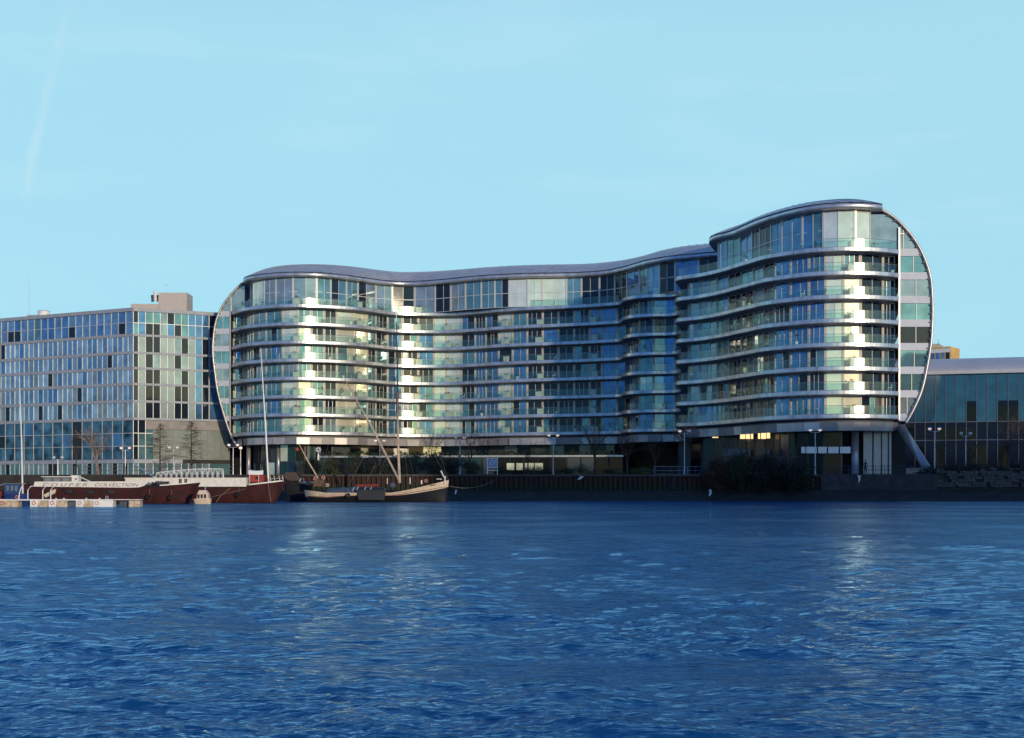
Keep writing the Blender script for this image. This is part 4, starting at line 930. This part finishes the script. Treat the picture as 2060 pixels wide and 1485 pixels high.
places = [(482,'left end'),(530,'left shoulder'),(562,'left bulge'),(625,'left bulge beyond its cream boxes'),(655,'left bulge by the cream frames'),(690,'flank of the left bulge'),(760,'fold right of the left bulge'),(800,'hollow behind the sailing barge mast'),(862,'dark bays of the hollow'),(925,'bays right of the hollow'),(962,'bays left of the pale strip'),(1045,'bays right of the pale strip'),(1120,'middle bulge'),(1160,'bays before the last fold'),(1225,'last fold before the notch'),(1290,'notch lobe'),(1335,'notch lobe beside the tall wing'),(1500,'flank of the tall wing'),(1545,'mid flank of the tall wing'),(1610,'tall wing left of its nose'),(1650,'tall wing beside its pale windows'),(1760,'tall wing right of its nose'),(1795,'right end of the tall wing')]
for px, lab in places:
    for k in range(8):
        if rd.random() < .5: continue
        c, i = near_front(px + rd.uniform(-8,8)); z = KZ[k]+.34; x, y = c; n_ = nF[0]*0
        kind = rd.random()
        if kind < .45:
            col = rd.choice((M_BLACK, M_BLACK, M_WHITE)); t = thing('balcony_chair', '%s chair, %s balcony from top, %s' % ('white' if col is M_WHITE else 'black', ORD[7-k], lab), 'chair', (x,y,z), 'chairs on the curved balconies')
            m = MB(); m.box((x,y,z+.45),(.5,.5,.06)); part(m,'seat',col,t); m = MB(); m.box((x+.23,y,z+.72),(.05,.48,.5)); part(m,'backrest',col,t)
            m = MB(); [m.tube([(x+a,y+b,z),(x+a,y+b,z+.44)], .025, 4) for a in (-.2,.2) for b in (-.2,.2)]; part(m,'leg',col,t)
        elif kind < .7:
            t = thing('balcony_table', 'round table, %s balcony from top, %s' % (ORD[7-k], lab), 'table', (x,y,z), 'tables on the curved balconies')
            m = MB(); m.lathe([(.45,0),(.45,.04)], (x,y,z+.7), 12); part(m,'tabletop',rd.choice((M_FRAME,M_WHITE,M_BLACK)),t); m = MB(); m.lathe([(.22,0),(.04,.04),(.04,.7)], (x,y,z), 8); part(m,'pedestal',M_BLACK,t)
        else:
            h = rd.uniform(.8,1.7); t = thing('potted_shrub', 'potted evergreen, %s balcony from top, %s' % (ORD[7-k], lab), 'potted plant', (x,y,z), 'potted plants on the curved balconies')
            m = MB(); m.lathe([(.18,0),(.26,.42),(.28,.45)], (x,y,z), 10); part(m,'pot',rd.choice((M_DKFRAME,M_WHITE,M_POT)),t); m = MB(); leafy(m, (x,y,z+.45+h*.4), (.34,.34,h*.42), 130, .07, rd, 7); part(m,'foliage',ML1,t)

# ------------------------------------------------------------ boats
def hull(xs, Y, deck, beam, bow=1, bow_rake=1.2, stern_rake=.3, n=40, blunt=.45, zb=-.5, bilge=.55):
    x0, x1 = xs; rings = []
    for i in range(n+1):
        t = i/n; s = t if bow > 0 else 1-t       # s=1 at the bow
        b = beam/2*max(.03, (1-max(0,(s-.72)/.28)**2.4)**blunt if s > .72 else (1-max(0,(.10-s)/.10)**2*.75))
        x = x0+(x1-x0)*t; z1 = deck(t); rg = []
        for j in range(13):
            u = -1+2*j/12; au = abs(u); z = lerp(z1, zb, (1-au)**1.0 if au > .0 else 1.); yy = math.copysign(b*(au**bilge), u) if au > 0 else 0
            low = (z1-z)/(z1-zb); rk = (bow_rake*max(0,(s-.7)/.3)**1.5 + stern_rake*-1*max(0,(.08-s)/.08))*low*(-1 if bow > 0 else 1)
            rg.append((x+rk, Y+yy*(1-.35*low*max(0,(s-.6)/.4)), z))
        rings.append(rg)
    return rings
def deckline(rings, drop=.12):
    return [[(r[0][0], r[0][1]+.05, r[0][2]-drop), (r[12][0], r[12][1]-.05, r[12][2]-drop)] for r in rings]
def strake(rings, h0, h1, out=.03):             # a band along the side facing the river
    res = []; N = len(rings)
    for i, r in enumerate(rings):
        a = r[0]; u = i/max(1, N-1); g0 = h0(u) if callable(h0) else h0; g1 = h1(u) if callable(h1) else h1
        def pt(h):
            for q, p in zip(r, r[1:]):
                if q[2]-a[2] >= -h >= p[2]-a[2]:
                    t = (a[2]-h-q[2])/((p[2]-q[2]) or 1); return (lerp(q[0],p[0],t), lerp(q[1],p[1],t)-out, a[2]-h)
            return (a[0], a[1]-out, a[2]-h)
        res.append([pt(lerp(g0, g1, k/6)) for k in range(7)])
    return res
def lifebuoy(label, px, py, Y, r=.17, group=None, body=None):
    x, _, z = at(px, py, Y); t = tag(MB().torus((x,Y,z), r, r*.3, n=20, m=8).build('lifebuoy', body or M_BUOY, None, True), label, 'lifebuoy', group)
    w = MB()
    for a in (.4, 1.97, 3.54, 5.1): w.box((x+r*math.cos(a), Y, z+r*math.sin(a)), (r*.64, r*.62, r*.34), tilt=a)
    w.build('white_band', M_WHITE, t); return t
M_BUOY = mat('orange red lifebuoy', (.50,.06,.03), .5); M_CRM = mat('cream boat paint', (.62,.50,.37), .5, vscale=1.5, var=.15); M_WOOD = mat('varnished spar', (.48,.36,.25), .5, var=.25, vscale=2)
M_ROPE = mat('rope', (.22,.18,.14), .8); M_TARP = mat('grey blue tarpaulin', (.06,.08,.11), .7, var=.4, vscale=2, bump=.6, bscale=3)
M_SIGN = mat('weathered white board', (.70,.66,.60), .55, vscale=2, var=.15); M_LETTER = mat('grey lettering', (.16,.15,.16), .6)
# long rust barge with the name board
Y = 147.; t = thing('rust_barge', 'long rust-brown barge with a white name board, moored nearest at left', 'barge', (X_(220,Y),Y,0))
zb0 = Z_(981,Y)
rg_ = hull((X_(34,Y),X_(403,Y)), Y, lambda t: 1.72+.12*(1-t)**2*3+.42*max(0,(t-.72)/.28)**1.5, 3.4, 1, 1.5, .5, 60)
part(MB().loft(rg_, caps=True), 'hull', M_RUST, t, True); part(MB().loft(deckline(rg_)), 'deck', M_DARK, t)
part(MB().loft(strake(rg_, -.02, .07, .05)), 'rubbing_strake', M_BLACK, t)
m = MB(); Yb = Y-1.78; m.add([at(70,969,Yb),at(299,968.5,Yb),at(290,977.5,Yb),at(280,980.5,Yb),at(262,981.2,Yb),at(67,979,Yb)], ((0,5,4,3,2,1),)); m.v += [(v[0],v[1]+.06,v[2]) for v in m.v]; m.f += [(6,7,8,9,10,11)]+[(i,(i+1)%6,6+(i+1)%6,6+i) for i in range(6)]; m.m += [0]*7
nb_ = part(m, 'name_board', M_SIGN, t)
def text(s, x0, x1, zc, hgt, Y, parent, shear=.25, space=1.):
    cu = bpy.data.curves.new('lettering', 'FONT'); cu.body = s; cu.size = 1; cu.shear = shear; cu.space_character = space; cu.extrude = .004; cu.materials.append(M_LETTER); cu.fill_mode = 'BOTH'
    o = bpy.data.objects.new('lettering', cu); C.objects.link(o); bpy.context.view_layer.update(); d = o.dimensions.copy()
    me = bpy.data.meshes.new_from_object(o.evaluated_get(bpy.context.evaluated_depsgraph_get())); bpy.data.objects.remove(o); o = bpy.data.objects.new('lettering', me); C.objects.link(o)
    kx = (x1-x0)/d.x; kz = hgt/d.y
    o.rotation_euler = (R(90),0,0); o.scale = (kx, kz, 1); l = Vector(parent.parent.location); o.location = (x0-l.x, Y-l.y, zc-hgt/2-l.z); o.parent = parent; return o
text('C O U P E R', X_(84,Yb), X_(173,Yb), Z_(975.3,Yb), 6.6*Yb/F, Yb-.02, nb_); text('COLLECTION', X_(189,Yb), X_(277,Yb), Z_(975.3,Yb), 6.6*Yb/F, Yb-.02, nb_)
for px, py in ((138,989),(181,990),(222,990)):
    m = MB(); x, _, z = at(px,py,Y-1.74); m.lathe([(.01,-.01),(.5,0),(.01,.01)], (0,0,0), 14); m.v = [(x+v[0]*.8, Y-1.66-v[2], z+v[1]*.42) for v in m.v]; part(m, 'porthole', M_BLACK, t)
m = MB(); m.box((X_(120,Y),Y,2.35),(2.9,1.6,.75)); cb = part(m,'cabin',mat('dim cabin wall',(.13,.11,.11),.6,var=.4),t)
m = MB(); m.box((X_(119,Y),Y,2.76),(3.1,1.9,.07)); part(m,'cabin_roof',M_WHITE,cb)
for i in range(3): m = MB(); m.box((X_(101+i*18,Y),Y-.82,2.4),(.6,.03,.36)); part(m,'window',M_GGREY,cb)
m = MB(); m.box((X_(154,Y),Y-.2,2.55),(.78,.9,.72)); wc = part(m,'wheelhouse',M_WHITE,t); m = MB(); m.torus((X_(157,Y),Y-.68,2.52),.09,.03,n=12,m=5); part(m,'porthole',M_BLACK,wc)
m = MB(); m.tube([(X_(163,Y),Y,2.7),(X_(182,Y),Y,2.25)], .05, 5); m.tube([(X_(100,Y),Y,1.95),(X_(300,Y),Y,1.98)], .04, 5); part(m,'rail',M_WHITE,t)
m = MB(); rs = random.Random(9)
for i in range(26): x = X_(185+135*i/25,Y); m.box((x,Y+rs.uniform(-.3,.3),1.85),(.5,.8,rs.uniform(.1,.5)),rs.uniform(-.3,.3))
part(m,'deck_gear',M_DARK,t)
m = MB(); m.loft([[(r[0][0],r[0][1]-.02,r[0][2]+.0),(r[0][0],r[0][1]-.02,r[0][2]+.13),(r[0][0],r[0][1]+.12,r[0][2]+.13)] for r in rg_[48:61]]); part(m,'bulwark_cap',M_SIGN,t)
m = MB(); [m.tube([(X_(px,Y),Y-.4,2.0),(X_(px,Y),Y-.4,2.55)], .07, 6) for px in (363,366,374,377)]; part(m,'bollard',M_DARK,t)
m = MB(); leafy(m,(X_(327,Y),Y-.6,2.1),(1.1,.5,.2),260,.12,rs,8); part(m,'tarpaulin',M_TARP,t)
# rust barge behind with the white deckhouse
Y = 156.; t = thing('rust_barge', 'rust-red barge with a white deckhouse, arched white railing and red wheelhouse', 'barge', (X_(440,Y),Y,0))
rg_ = hull((X_(285,Y),X_(577,Y)), Y, lambda t: 1.62+.75*max(0,(t-.55)/.45)**1.3, 3.6, 1, 1.5, .4, 50)
part(MB().loft(rg_, caps=True), 'hull', M_RUST, t, True); part(MB().loft(deckline(rg_)), 'deck', M_DARK, t)
m = MB(); m.loft([[(r[0][0],r[0][1]-.02,r[0][2]),(r[0][0],r[0][1]-.02,r[0][2]+.14),(r[0][0],r[0][1]+.1,r[0][2]+.14)] for r in rg_[38:50]]); part(m,'bulwark_cap',M_SIGN,t)
a, b = X_(262,Y), X_(502,Y); m = MB(); m.box(((a+b)/2,Y-.9,2.2),(b-a,2.2,.9)); dk = part(m,'deckhouse',M_SIGN,t)
m = MB(); m.box(((a+b)/2,Y-.9,2.68),(b-a+.2,2.35,.07)); part(m,'deckhouse_roof',M_WHITE,dk)
m = MB(); x0, x1 = X_(321,Y), X_(455,Y); yb = Y-1.7; n = 13
tz = lambda s: 2.7+ .55+.42*math.sin(min(1,s*1.25)*math.pi/2)
m.tube([(x0-.05,yb,2.72)]+[(lerp(x0,x1,i/n)+(.12 if i==0 else 0),yb,tz(i/n)) for i in range(n+1)]+[(x1+.08,yb,2.72)], .045, 5)
for i in range(n):
    s0, s1 = i/n, (i+1)/n; xa, xb = lerp(x0,x1,s0), lerp(x0,x1,s1); z1 = tz(s0)
    m.tube([(lerp(xa,xb,.5+.5*math.cos(q)),yb,2.72+(z1-2.76)*math.sin(q)**.8) for q in np.linspace(0.01,math.pi-.01,11)], .032, 4)
    m.tube([(lerp(xa,xb,.5+.30*math.cos(q)),yb,2.72+(z1-2.90)*math.sin(q)) for q in np.linspace(0.01,math.pi-.01,9)], .018, 4)
part(m,'arched_railing',M_WHITE,t)
m = MB(); m.box((X_(518,Y),Y,2.65),(1.6,1.6,.75)); wh = part(m,'wheelhouse',mat('red cabin paint',(.30,.03,.025),.5,var=.2),t)
m = MB(); m.box((X_(520,Y),Y-.82,2.7),(.4,.03,.3)); part(m,'window',M_GDARK,wh)
m = MB(); x0, x1 = X_(503,Y), X_(532.5,Y); m.loft([[(lerp(x0,x1,s),Y-.9,3.55-.10*math.sin(s*math.pi)),(lerp(x0,x1,s),Y-.95,3.07-.03*math.sin(s*math.pi))] for s in np.linspace(0,1,7)]); m.loft([[(lerp(x0,x1,s),Y-.9,3.55-.10*math.sin(s*math.pi)),(lerp(x0,x1,s),Y+.9,3.6-.10*math.sin(s*math.pi))] for s in np.linspace(0,1,7)]); part(m,'awning',M_WHITE,t)
for px in (505,523): m = MB(); m.tube([(X_(px,Y),Y-.9,2.2),(X_(px,Y),Y-.9,3.1)], .03, 4); part(m,'awning_pole',M_WHITE,t)
m = MB(); m.tube([(X_(540,Y),Y,2.3),(X_(535,Y),Y,7.5),(X_(524.5,Y),Y,Z_(700,Y))], [.11,.09,.035], 8); part(m,'mast',M_WHITE,t)
m = MB(); [m.tube([(X_(px,Y),Y-1.0,2.3),(X_(px-2,Y),Y-1.0,2.95)], .035, 5) for px in (556,566,573,548)]; m.tube([(X_(546,Y),Y-1,2.6),(X_(573,Y),Y-1,2.7)], .02, 4); part(m,'stanchion',M_SIGN,t)
m = MB(); m.tube([(X_(470,Y),Y-1.8,1.6),(X_(452,Y),Y-2.0,.8),(X_(443,Y),Y-2.1,.1)], .03, 4); m.tube([(X_(545,Y),Y-1.8,2.0),(X_(552,Y),Y-2.1,.1)], .025, 4); m.tube([(X_(500,Y),Y-1.9,1.5),(X_(455,Y),Y-2.1,.9),(X_(432,Y),Y-2.2,.6)], .02, 4); part(m,'mooring_rope',M_ROPE,t)
# small cream cabin boat between the two barges
Y = 143.; t = thing('cabin_boat', 'small cream cabin boat with three dark windows between the two rust barges', 'boat', (X_(406,Y),Y,0))
rg_ = hull((X_(388,Y),X_(425,Y)), Y, lambda t: .52+.05*t, 1.3, -1, .3, .1, 14); part(MB().loft(rg_, caps=True),'hull',M_CRM,t,True); part(MB().loft(deckline(rg_,.03)),'deck',M_CRM,t)
m = MB(); xa, xb = X_(397.5,Y), X_(421,Y); m.loft([[(xa,Y-.5,.5),(xb,Y-.5,.5),(xb,Y+.5,.5),(xa,Y+.5,.5)],[(xa+.05,Y-.45,1.0),(xb-.02,Y-.45,1.0),(xb-.02,Y+.45,1.0),(xa+.05,Y+.45,1.0)],[(xa+.22,Y-.35,1.38),(xb-.3,Y-.35,1.38),(xb-.3,Y+.35,1.38),(xa+.22,Y+.35,1.38)]], closed=True, caps=True); cb = part(m,'cabin',M_CRM,t)
for i in range(3): m = MB(); m.box((X_(401.5+i*6.6,Y),Y-.5,.78),(.21,.06,.38)); part(m,'window',M_BLACK,cb)
m = MB(); m.tube([(X_(413,Y),Y,1.3),(X_(413,Y),Y,1.85)], .025, 4); part(m,'pole',M_WHITE,t)
# dark tug hull and fittings behind the barge bow
Y = 168.; t = thing('dark_workboat', 'dark workboat between the red barge bow and the sailing barge', 'boat', (X_(596,Y),Y,0))
rg_ = hull((X_(566,Y),X_(626,Y)), Y, lambda t: 1.9+.9*(1-t), 2.6, -1, .8, .1, 24); part(MB().loft(rg_, caps=True),'hull',M_BLACK,t,True); part(MB().loft(deckline(rg_)),'deck',M_DARK,t)
m = MB(); m.box((X_(590,Y),Y,2.95),(1.7,1.4,1.0)); part(m,'wheelhouse',mat('dark brown cabin',(.05,.03,.025),.6),t)
m = MB(); x, z = X_(606,Y), Z_(971,Y); m.tube([(x,Y-1,z-.2),(x,Y-1,z+.3),(x+.15,Y-1,z+.5),(x+.4,Y-1,z+.42),(x+.55,Y-1,z-.0)], .045, 5); part(m,'vent_pipe',M_WHITE,t)
m = MB(); m.box((X_(618,Y-1.6),Y-1.6,Z_(971,Y)),(2.0,.1,.28)); part(m,'boom',M_TARP,t)
# sailing barge
Y = 163.; t = thing('sailing_barge', 'old sailing barge with cream bulwarks, black hull and tall bare mast and sprit', 'sailing barge', (X_(757,Y),Y,0))
def dk_(s): return 1.02+.55*max(0,(.16-s)/.16)**.8*.6+1.45*max(0,(s-.60)/.40)**1.25
rg_ = hull((X_(613,Y),X_(903,Y)), Y, dk_, 3.6, 1, .35, .4, 60, .7)
part(MB().loft(rg_, caps=True),'hull',M_BLACK,t,True); part(MB().loft(deckline(rg_,.2)),'deck',M_DARK,t)
part(MB().loft(strake(rg_[:36],-.03,lambda u: lerp(.72,.26,min(1,u*1.6)),.05)),'aft_bulwark',M_CRM,t)
part(MB().loft(strake(rg_[34:],-.04,lambda u: lerp(.22,.80,u**.8),.05)),'bow_bulwark',M_CRM,t)
m = MB(); m.tube([p[-1] for p in strake(rg_,0,lambda u: .78-.5*math.sin(u*math.pi)**.6,.07)], .03, 5); part(m,'rubbing_strake',mat('dull red trim',(.16,.04,.03),.6),t)
m = MB(); m.tube([(X_(r,Y-1.9),Y-1.9,Z_(q,Y-1.9)) for r, q in ((866,976.5),(870,976),(877,975.5))], .04, 4); part(m,'name_carving',M_DARK,t)
m = MB(); m.tube([at(804,972,Y),at(801.5,915,Y),at(799.5,828,Y)], [.17,.15,.12], 10); part(m,'lower_mast',M_WOOD,t,True)
m = MB(); m.tube([at(799.5,829,Y),at(799.3,789,Y)], [.16,.15], 10); part(m,'mast_head',mat('dark brown wood',(.08,.035,.02),.5),t)
m = MB(); m.tube([at(800.2,792,Y-.05),at(799,720,Y-.05),at(797.8,646,Y-.05)], [.075,.06,.045], 7); part(m,'topmast',M_BLACK,t); m = MB(); m.tube([at(797.9,648,Y-.05),at(797,622,Y-.05)], [.06,.03], 6); part(m,'mast_truck',M_WHITE,t)
m = MB(); m.tube([at(775,824.5,Y-.1),at(824,825.5,Y-.1)], .03, 5); part(m,'crosstree',M_FRAME,t)
m = MB(); m.tube([at(802,965,Y-.3),at(748,860,Y-.5),at(694,763,Y-.6)], [.13,.11,.05], 8); part(m,'sprit',M_WOOD,t,True)
m = MB(); m.tube([at(641,964,Y),at(620,929,Y-.2),at(601,893,Y-.3)], [.10,.085,.05], 7); part(m,'mizzen_spar',M_WOOD,t,True)
m = MB(); m.box(tuple(at(598,904,Y-.3)),(.28,.03,.35),0,0,.5); part(m,'pennant',mat('red cloth',(.35,.04,.03),.7),t)
m = MB(); 
for a_, b_ in (((797,646),(902,966)),((799.5,829),(760,978)),((799.5,829),(838,976)),((799.3,790),(700,980)),((799,792),(903,966)),((694,763),(799,790)),((694,763),(640,975)),((757,930),(736,972)),((800,792),(822,975))): m.tube([at(*a_,Y-.1),at(*b_,Y-.1)], .011, 3)
part(m,'rigging',M_ROPE,t)
m = MB(); x0, x1 = X_(658,Y), X_(778,Y); m.loft([[(lerp(x0,x1,s),Y-1.45,1.02),(lerp(x0,x1,s),Y-1.1,1.25+.22*math.sin(s*2.7)),(lerp(x0,x1,s),Y,1.5+.22*math.sin(s*2.7)+.05*math.sin(s*30)),(lerp(x0,x1,s),Y+1.2,1.05)] for s in np.linspace(0,1,26)]); part(m,'hatch_cover',M_TARP,t)
m = MB(); m.add([at(717,986,Y-1.95),at(776,986,Y-1.95),at(773,1006,Y-1.95),at(721,1006,Y-1.95),at(722,981,Y-1.5),at(768,981,Y-1.5)],((0,3,2,1),(4,0,1,5))); part(m,'side_tarpaulin',mat('dark tarpaulin',(.012,.016,.024),.7,var=.4,vscale=2,bump=.6,bscale=3),t)
m = MB(); m.tube([at(716,976.5,Y-1),at(762,975.5,Y-1)], .06, 5); m.tube([at(716,979,Y-1),at(762,978,Y-1)], .03, 4); part(m,'red_rail',mat('red rail paint',(.35,.05,.04),.6),t)
m = MB(); [m.tube([at(px,980,Y-1.7),at(px-4,987,Y-1.9)], .03, 4) for px in (713,721,736,748)]; part(m,'rope_tail',M_SIGN,t)
m = MB(); m.box(tuple(at(643,972,Y)),(1.2,1.2,.75)); m.box(tuple(at(655,976,Y-.5)),(.5,.6,.45)); part(m,'stern_cabin',mat('brown stern cabin',(.10,.05,.03),.6,var=.4),t)
m = MB(); m.torus(at(659,976,Y-1.3), .17, .03, n=16, m=5); [m.tube([at(659,976,Y-1.3), tuple(Vector(at(659,976,Y-1.3))+Vector((math.cos(q),0,math.sin(q)))*.22)], .015, 4) for q in np.linspace(0,5.2,6)]; part(m,'ships_wheel',M_CRM,t)
m = MB(); m.lathe([(.05,.62),(.3,.5),(.38,.2),(.36,0)], at(790,981,Y-.6), 14); part(m,'hatch_dome',M_TARP,t,True)
m = MB(); [m.tube([at(px,974,Y-.8),at(px,a,Y-.8)], r, 6) for px, a, r in ((779,962,.05),(825,961,.06),(848,966,.10),(895,958,.09))]; m.tube([at(893,960,Y-.8),at(887,947,Y-.9)],[.07,.09],6); m.tube([at(878,964,Y-.8),at(889,964,Y-.8)], .05, 5); part(m,'deck_fitting',M_SIGN,t)
m = MB(); m.tube([at(892,968,Y),at(893,955,Y)],[.13,.10],7); m.box(tuple(at(898,961,Y-.7)),(.22,.2,.28)); part(m,'windlass',M_DARK,t)
gl = 'lifebuoys on the sailing barge'
lifebuoy('red and white lifebuoy left of the mizzen foot on the sailing barge', 634.5, 962.5, Y-1.2, .17, gl); lifebuoy('red and white lifebuoy right of the mizzen foot on the sailing barge', 650.5, 961, Y-1.2, .17, gl); lifebuoy('red and white lifebuoy near the bow of the sailing barge', 857, 967.5, Y-1.3, .15, gl)
# mooring rope from the bow to the piling
p0, p1 = Vector(at(905,978,Y)), Vector(at(995,966,178.2)); t = tag(MB().tube([p0.lerp(p1,s)-Vector((0,0,1.0*4*s*(1-s)*.55)) for s in np.linspace(0,1,12)], .03, 4).build('mooring_rope', M_ROPE), 'slack mooring rope from the sailing barge bow to the sheet piling', 'rope')
# pontoon with floats
Y = 122.; t = thing('pontoon', 'low white walkway pontoon on box floats in front of the long rust barge', 'pontoon', (X_(120,Y),Y,0))
m = MB(); a, b = X_(-60,Y), X_(228,Y); m.box(((a+b)/2,Y+.5,.60),(b-a,1.3,.10)); part(m,'deck',M_WHITE,t); m = MB(); m.box((X_(255,Y),Y+.6,.62),(2.2,1.0,.06)); part(m,'gangplank',M_SIGN,t)
M_FL = mat('stained float', (.62,.52,.40), .6, vscale=3, col2=(.30,.22,.14))
for pa_, pb_, mm in ((-30,36,M_FL),(62,68+28,M_FL),(99,135,M_FL),(154,188,M_FL),(189,227,M_WHITE),(258,281,M_FL)):
    m = MB(); xa, xb = X_(pa_,Y), X_(pb_,Y); r_ = .08
    m.loft([[(xa+r_,Y-.05,z),(xb-r_,Y-.05,z),(xb,Y+.05,z),(xb,Y+1.0,z),(xa,Y+1.0,z),(xa,Y+.05,z)] for z in (-.2,.0,.48,.54)], closed=True, caps=True); part(m,'float',mm,t)
for px in (62,99,154,189): m = MB(); m.box((X_(px+7,Y),Y-.1,.30),(.62,.08,.58)); part(m,'fender_plate',M_WHITE,t)
m = MB(); m.box((X_(145,Y),Y+.5,.2),(.8,.8,.5)); m.box((X_(247,Y),Y+.5,.2),(.6,.8,.5)); part(m,'dark_float',M_TARP,t)
for px, s in ((44,-1),(56,1),(86,-1),(102,-1)):
    m = MB(); x = X_(px,Y); z0 = .6; m.tube([(x,Y,.6),(x,Y,1.45),(x+.25,Y,1.75),(x+.42,Y,1.8)] if px != 44 else [(X_(38,Y),Y,.65),(X_(39,Y),Y,1.2),(x,Y,1.75)], .045, 6); part(m,'davit',M_WHITE,t)
m = MB(); [m.box((X_(px,Y),Y+.1,.70),(.12,.12,.14)) for px in (112,128,173,200)]; m.tube([(X_(213,Y),Y,.6),(X_(213,Y),Y,.95)],.03,4); m.tube([(X_(217,Y),Y,.6),(X_(217,Y),Y,.95)],.03,4); part(m,'cleat',M_FRAME,t)
for px, lb in ((5.5,'orange lifebuoy on the pontoon at the left edge'),(68,'orange lifebuoy on the pontoon under the blue boat'),(105,'orange lifebuoy on the pontoon under the slung dinghy'),(160,'pale faded lifebuoy in the middle of the pontoon'),(195,'pale faded lifebuoy at the right part of the pontoon')):
    lifebuoy(lb, px, 1011.8, Y-.2, .14, 'lifebuoys on the pontoon', mat('faded pink lifebuoy',(.50,.30,.24),.6) if 'pale' in lb else M_BUOY)
# dinghy slung on the davits
Y = 122.6; t = thing('dinghy', 'small cream dinghy hung tilted on the pontoon davits', 'dinghy', at(102,994,Y))
rg_ = hull((-.62,.62), 0, lambda t: .16+.05*t, .5, 1, .25, .05, 14, zb=-.12); m = MB().loft(rg_, caps=True); c_, s_ = math.cos(.42), math.sin(.42); L0 = Vector(at(102,994,Y))
m.v = [(L0.x+v[0]*c_-v[2]*s_, L0.y+v[1], L0.z+v[0]*s_+v[2]*c_) for v in m.v]; part(m,'hull',M_CRM,t,True)
m = MB().loft(deckline(rg_,.03)); m.v = [(L0.x+v[0]*c_-v[2]*s_, L0.y+v[1], L0.z+v[0]*s_+v[2]*c_) for v in m.v]; part(m,'cover',M_TARP,t)
# blue boat with white windows, red hull at the edge, tall mast
Y = 134.; t = thing('blue_boat', 'dark blue cabin boat with three pale windows behind the pontoon at left', 'boat', (X_(30,Y),Y,0))
rg_ = hull((X_(8,Y),X_(58,Y)), Y, lambda t: 1.0+.1*t, 1.9, -1, .4, .1, 20); M_NAVY = mat('navy boat paint',(.018,.045,.16),.45,var=.3); part(MB().loft(rg_, caps=True),'hull',M_NAVY,t,True); part(MB().loft(deckline(rg_)),'deck',M_DARK,t)
m = MB(); m.box((X_(29,Y),Y,1.5),(1.5,1.2,.95)); cb = part(m,'cabin',M_NAVY,t)
for px in (20,28.5,37): m = MB(); m.box((X_(px,Y),Y-.62,1.58),(.22,.04,.5)); part(m,'window',M_GGREY,cb)
m = MB(); m.box((X_(29,Y),Y,2.02),(1.75,1.4,.07)); part(m,'cabin_roof',M_GGREY,t)
m = MB(); m.tube([(X_(45.5,Y),Y,.9),(X_(43.5,Y),Y,6),(X_(39,Y),Y,Z_(762,Y))], [.09,.07,.03], 7); part(m,'mast',M_WHITE,t)
lifebuoy('red lifebuoy leaning by the mast foot of the blue boat', 34, 1000, Y-1.2, .13)
t = thing('red_boat', 'red-hulled boat cut by the left edge of the picture', 'boat', (X_(-8,Y),Y,0)); rg_ = hull((X_(-70,Y),X_(14,Y)), Y+1.5, lambda t: 1.15+.2*t, 1.9, 1, .6, .1, 20); part(MB().loft(rg_, caps=True),'hull',mat('dull red hull',(.20,.03,.03),.5,var=.3),t,True); part(MB().loft(deckline(rg_)),'deck',M_DARK,t)
m = MB(); [m.tube([(X_(px,Y),Y+1,1.2),(X_(px,Y),Y+1,1.95)], .025, 4) for px in (3,8,12)]; m.tube([(X_(-40,Y),Y+1,1.9),(X_(13,Y),Y+1,1.9)],.02,4); part(m,'rail',M_WHITE,t)
# gangway brace from the office corner to the barge deck
t = tag(MB().tube([at(263,929,176),at(310,960,160)], .07, 5).build('gangway', M_FRAME), 'thin grey gangway sloping down from the quay to the barges', 'gangway')

# ladders on the piling, tyre fenders on the barges
for px, lb in ((1062,'narrow rusty ladder on the piling below the pale terrace windows'),(1350,'narrow rusty ladder on the piling left of the rust-brown scrub')):
    x = X_(px,178.2); t = thing('ladder', lb, 'ladder', (x,178.2,1.2), 'ladders on the sheet piling')
    m = MB(); [m.tube([(x+q,178.15,1.1),(x+q,178.15,3.35)], .03, 4) for q in (-.2,.2)]; part(m, 'rail', M_DKFRAME, t)
    m = MB(); [m.tube([(x-.2,178.15,z),(x+.2,178.15,z)], .02, 4) for z in np.arange(1.3,3.3,.28)]; part(m, 'rung', M_DKFRAME, t)
for px, py, Y, lb in ((300,999,145.0,'tyre fender hanging on the nearest rust barge right of the name board'),(345,1000,145.0,'tyre fender hanging near the bow of the nearest rust barge'),(480,995,153.9,'tyre fender hanging on the red-cabined barge below the awning'),(700,997,160.9,'tyre fender hanging beside the grey tarpaulin on the sailing barge')):
    x, _, z = at(px, py, Y); o = tag(MB().torus((x,Y,z), .2, .08, n=14, m=6).build('tyre_fender', mat('black rubber', (.012,.012,.012), .8), None, True), lb, 'fender', 'tyre fenders on the barges')
    MB().tube([(x,Y,z+.2),(x,Y+.15,z+.75)], .02, 4).build('rope', M_ROPE, o)
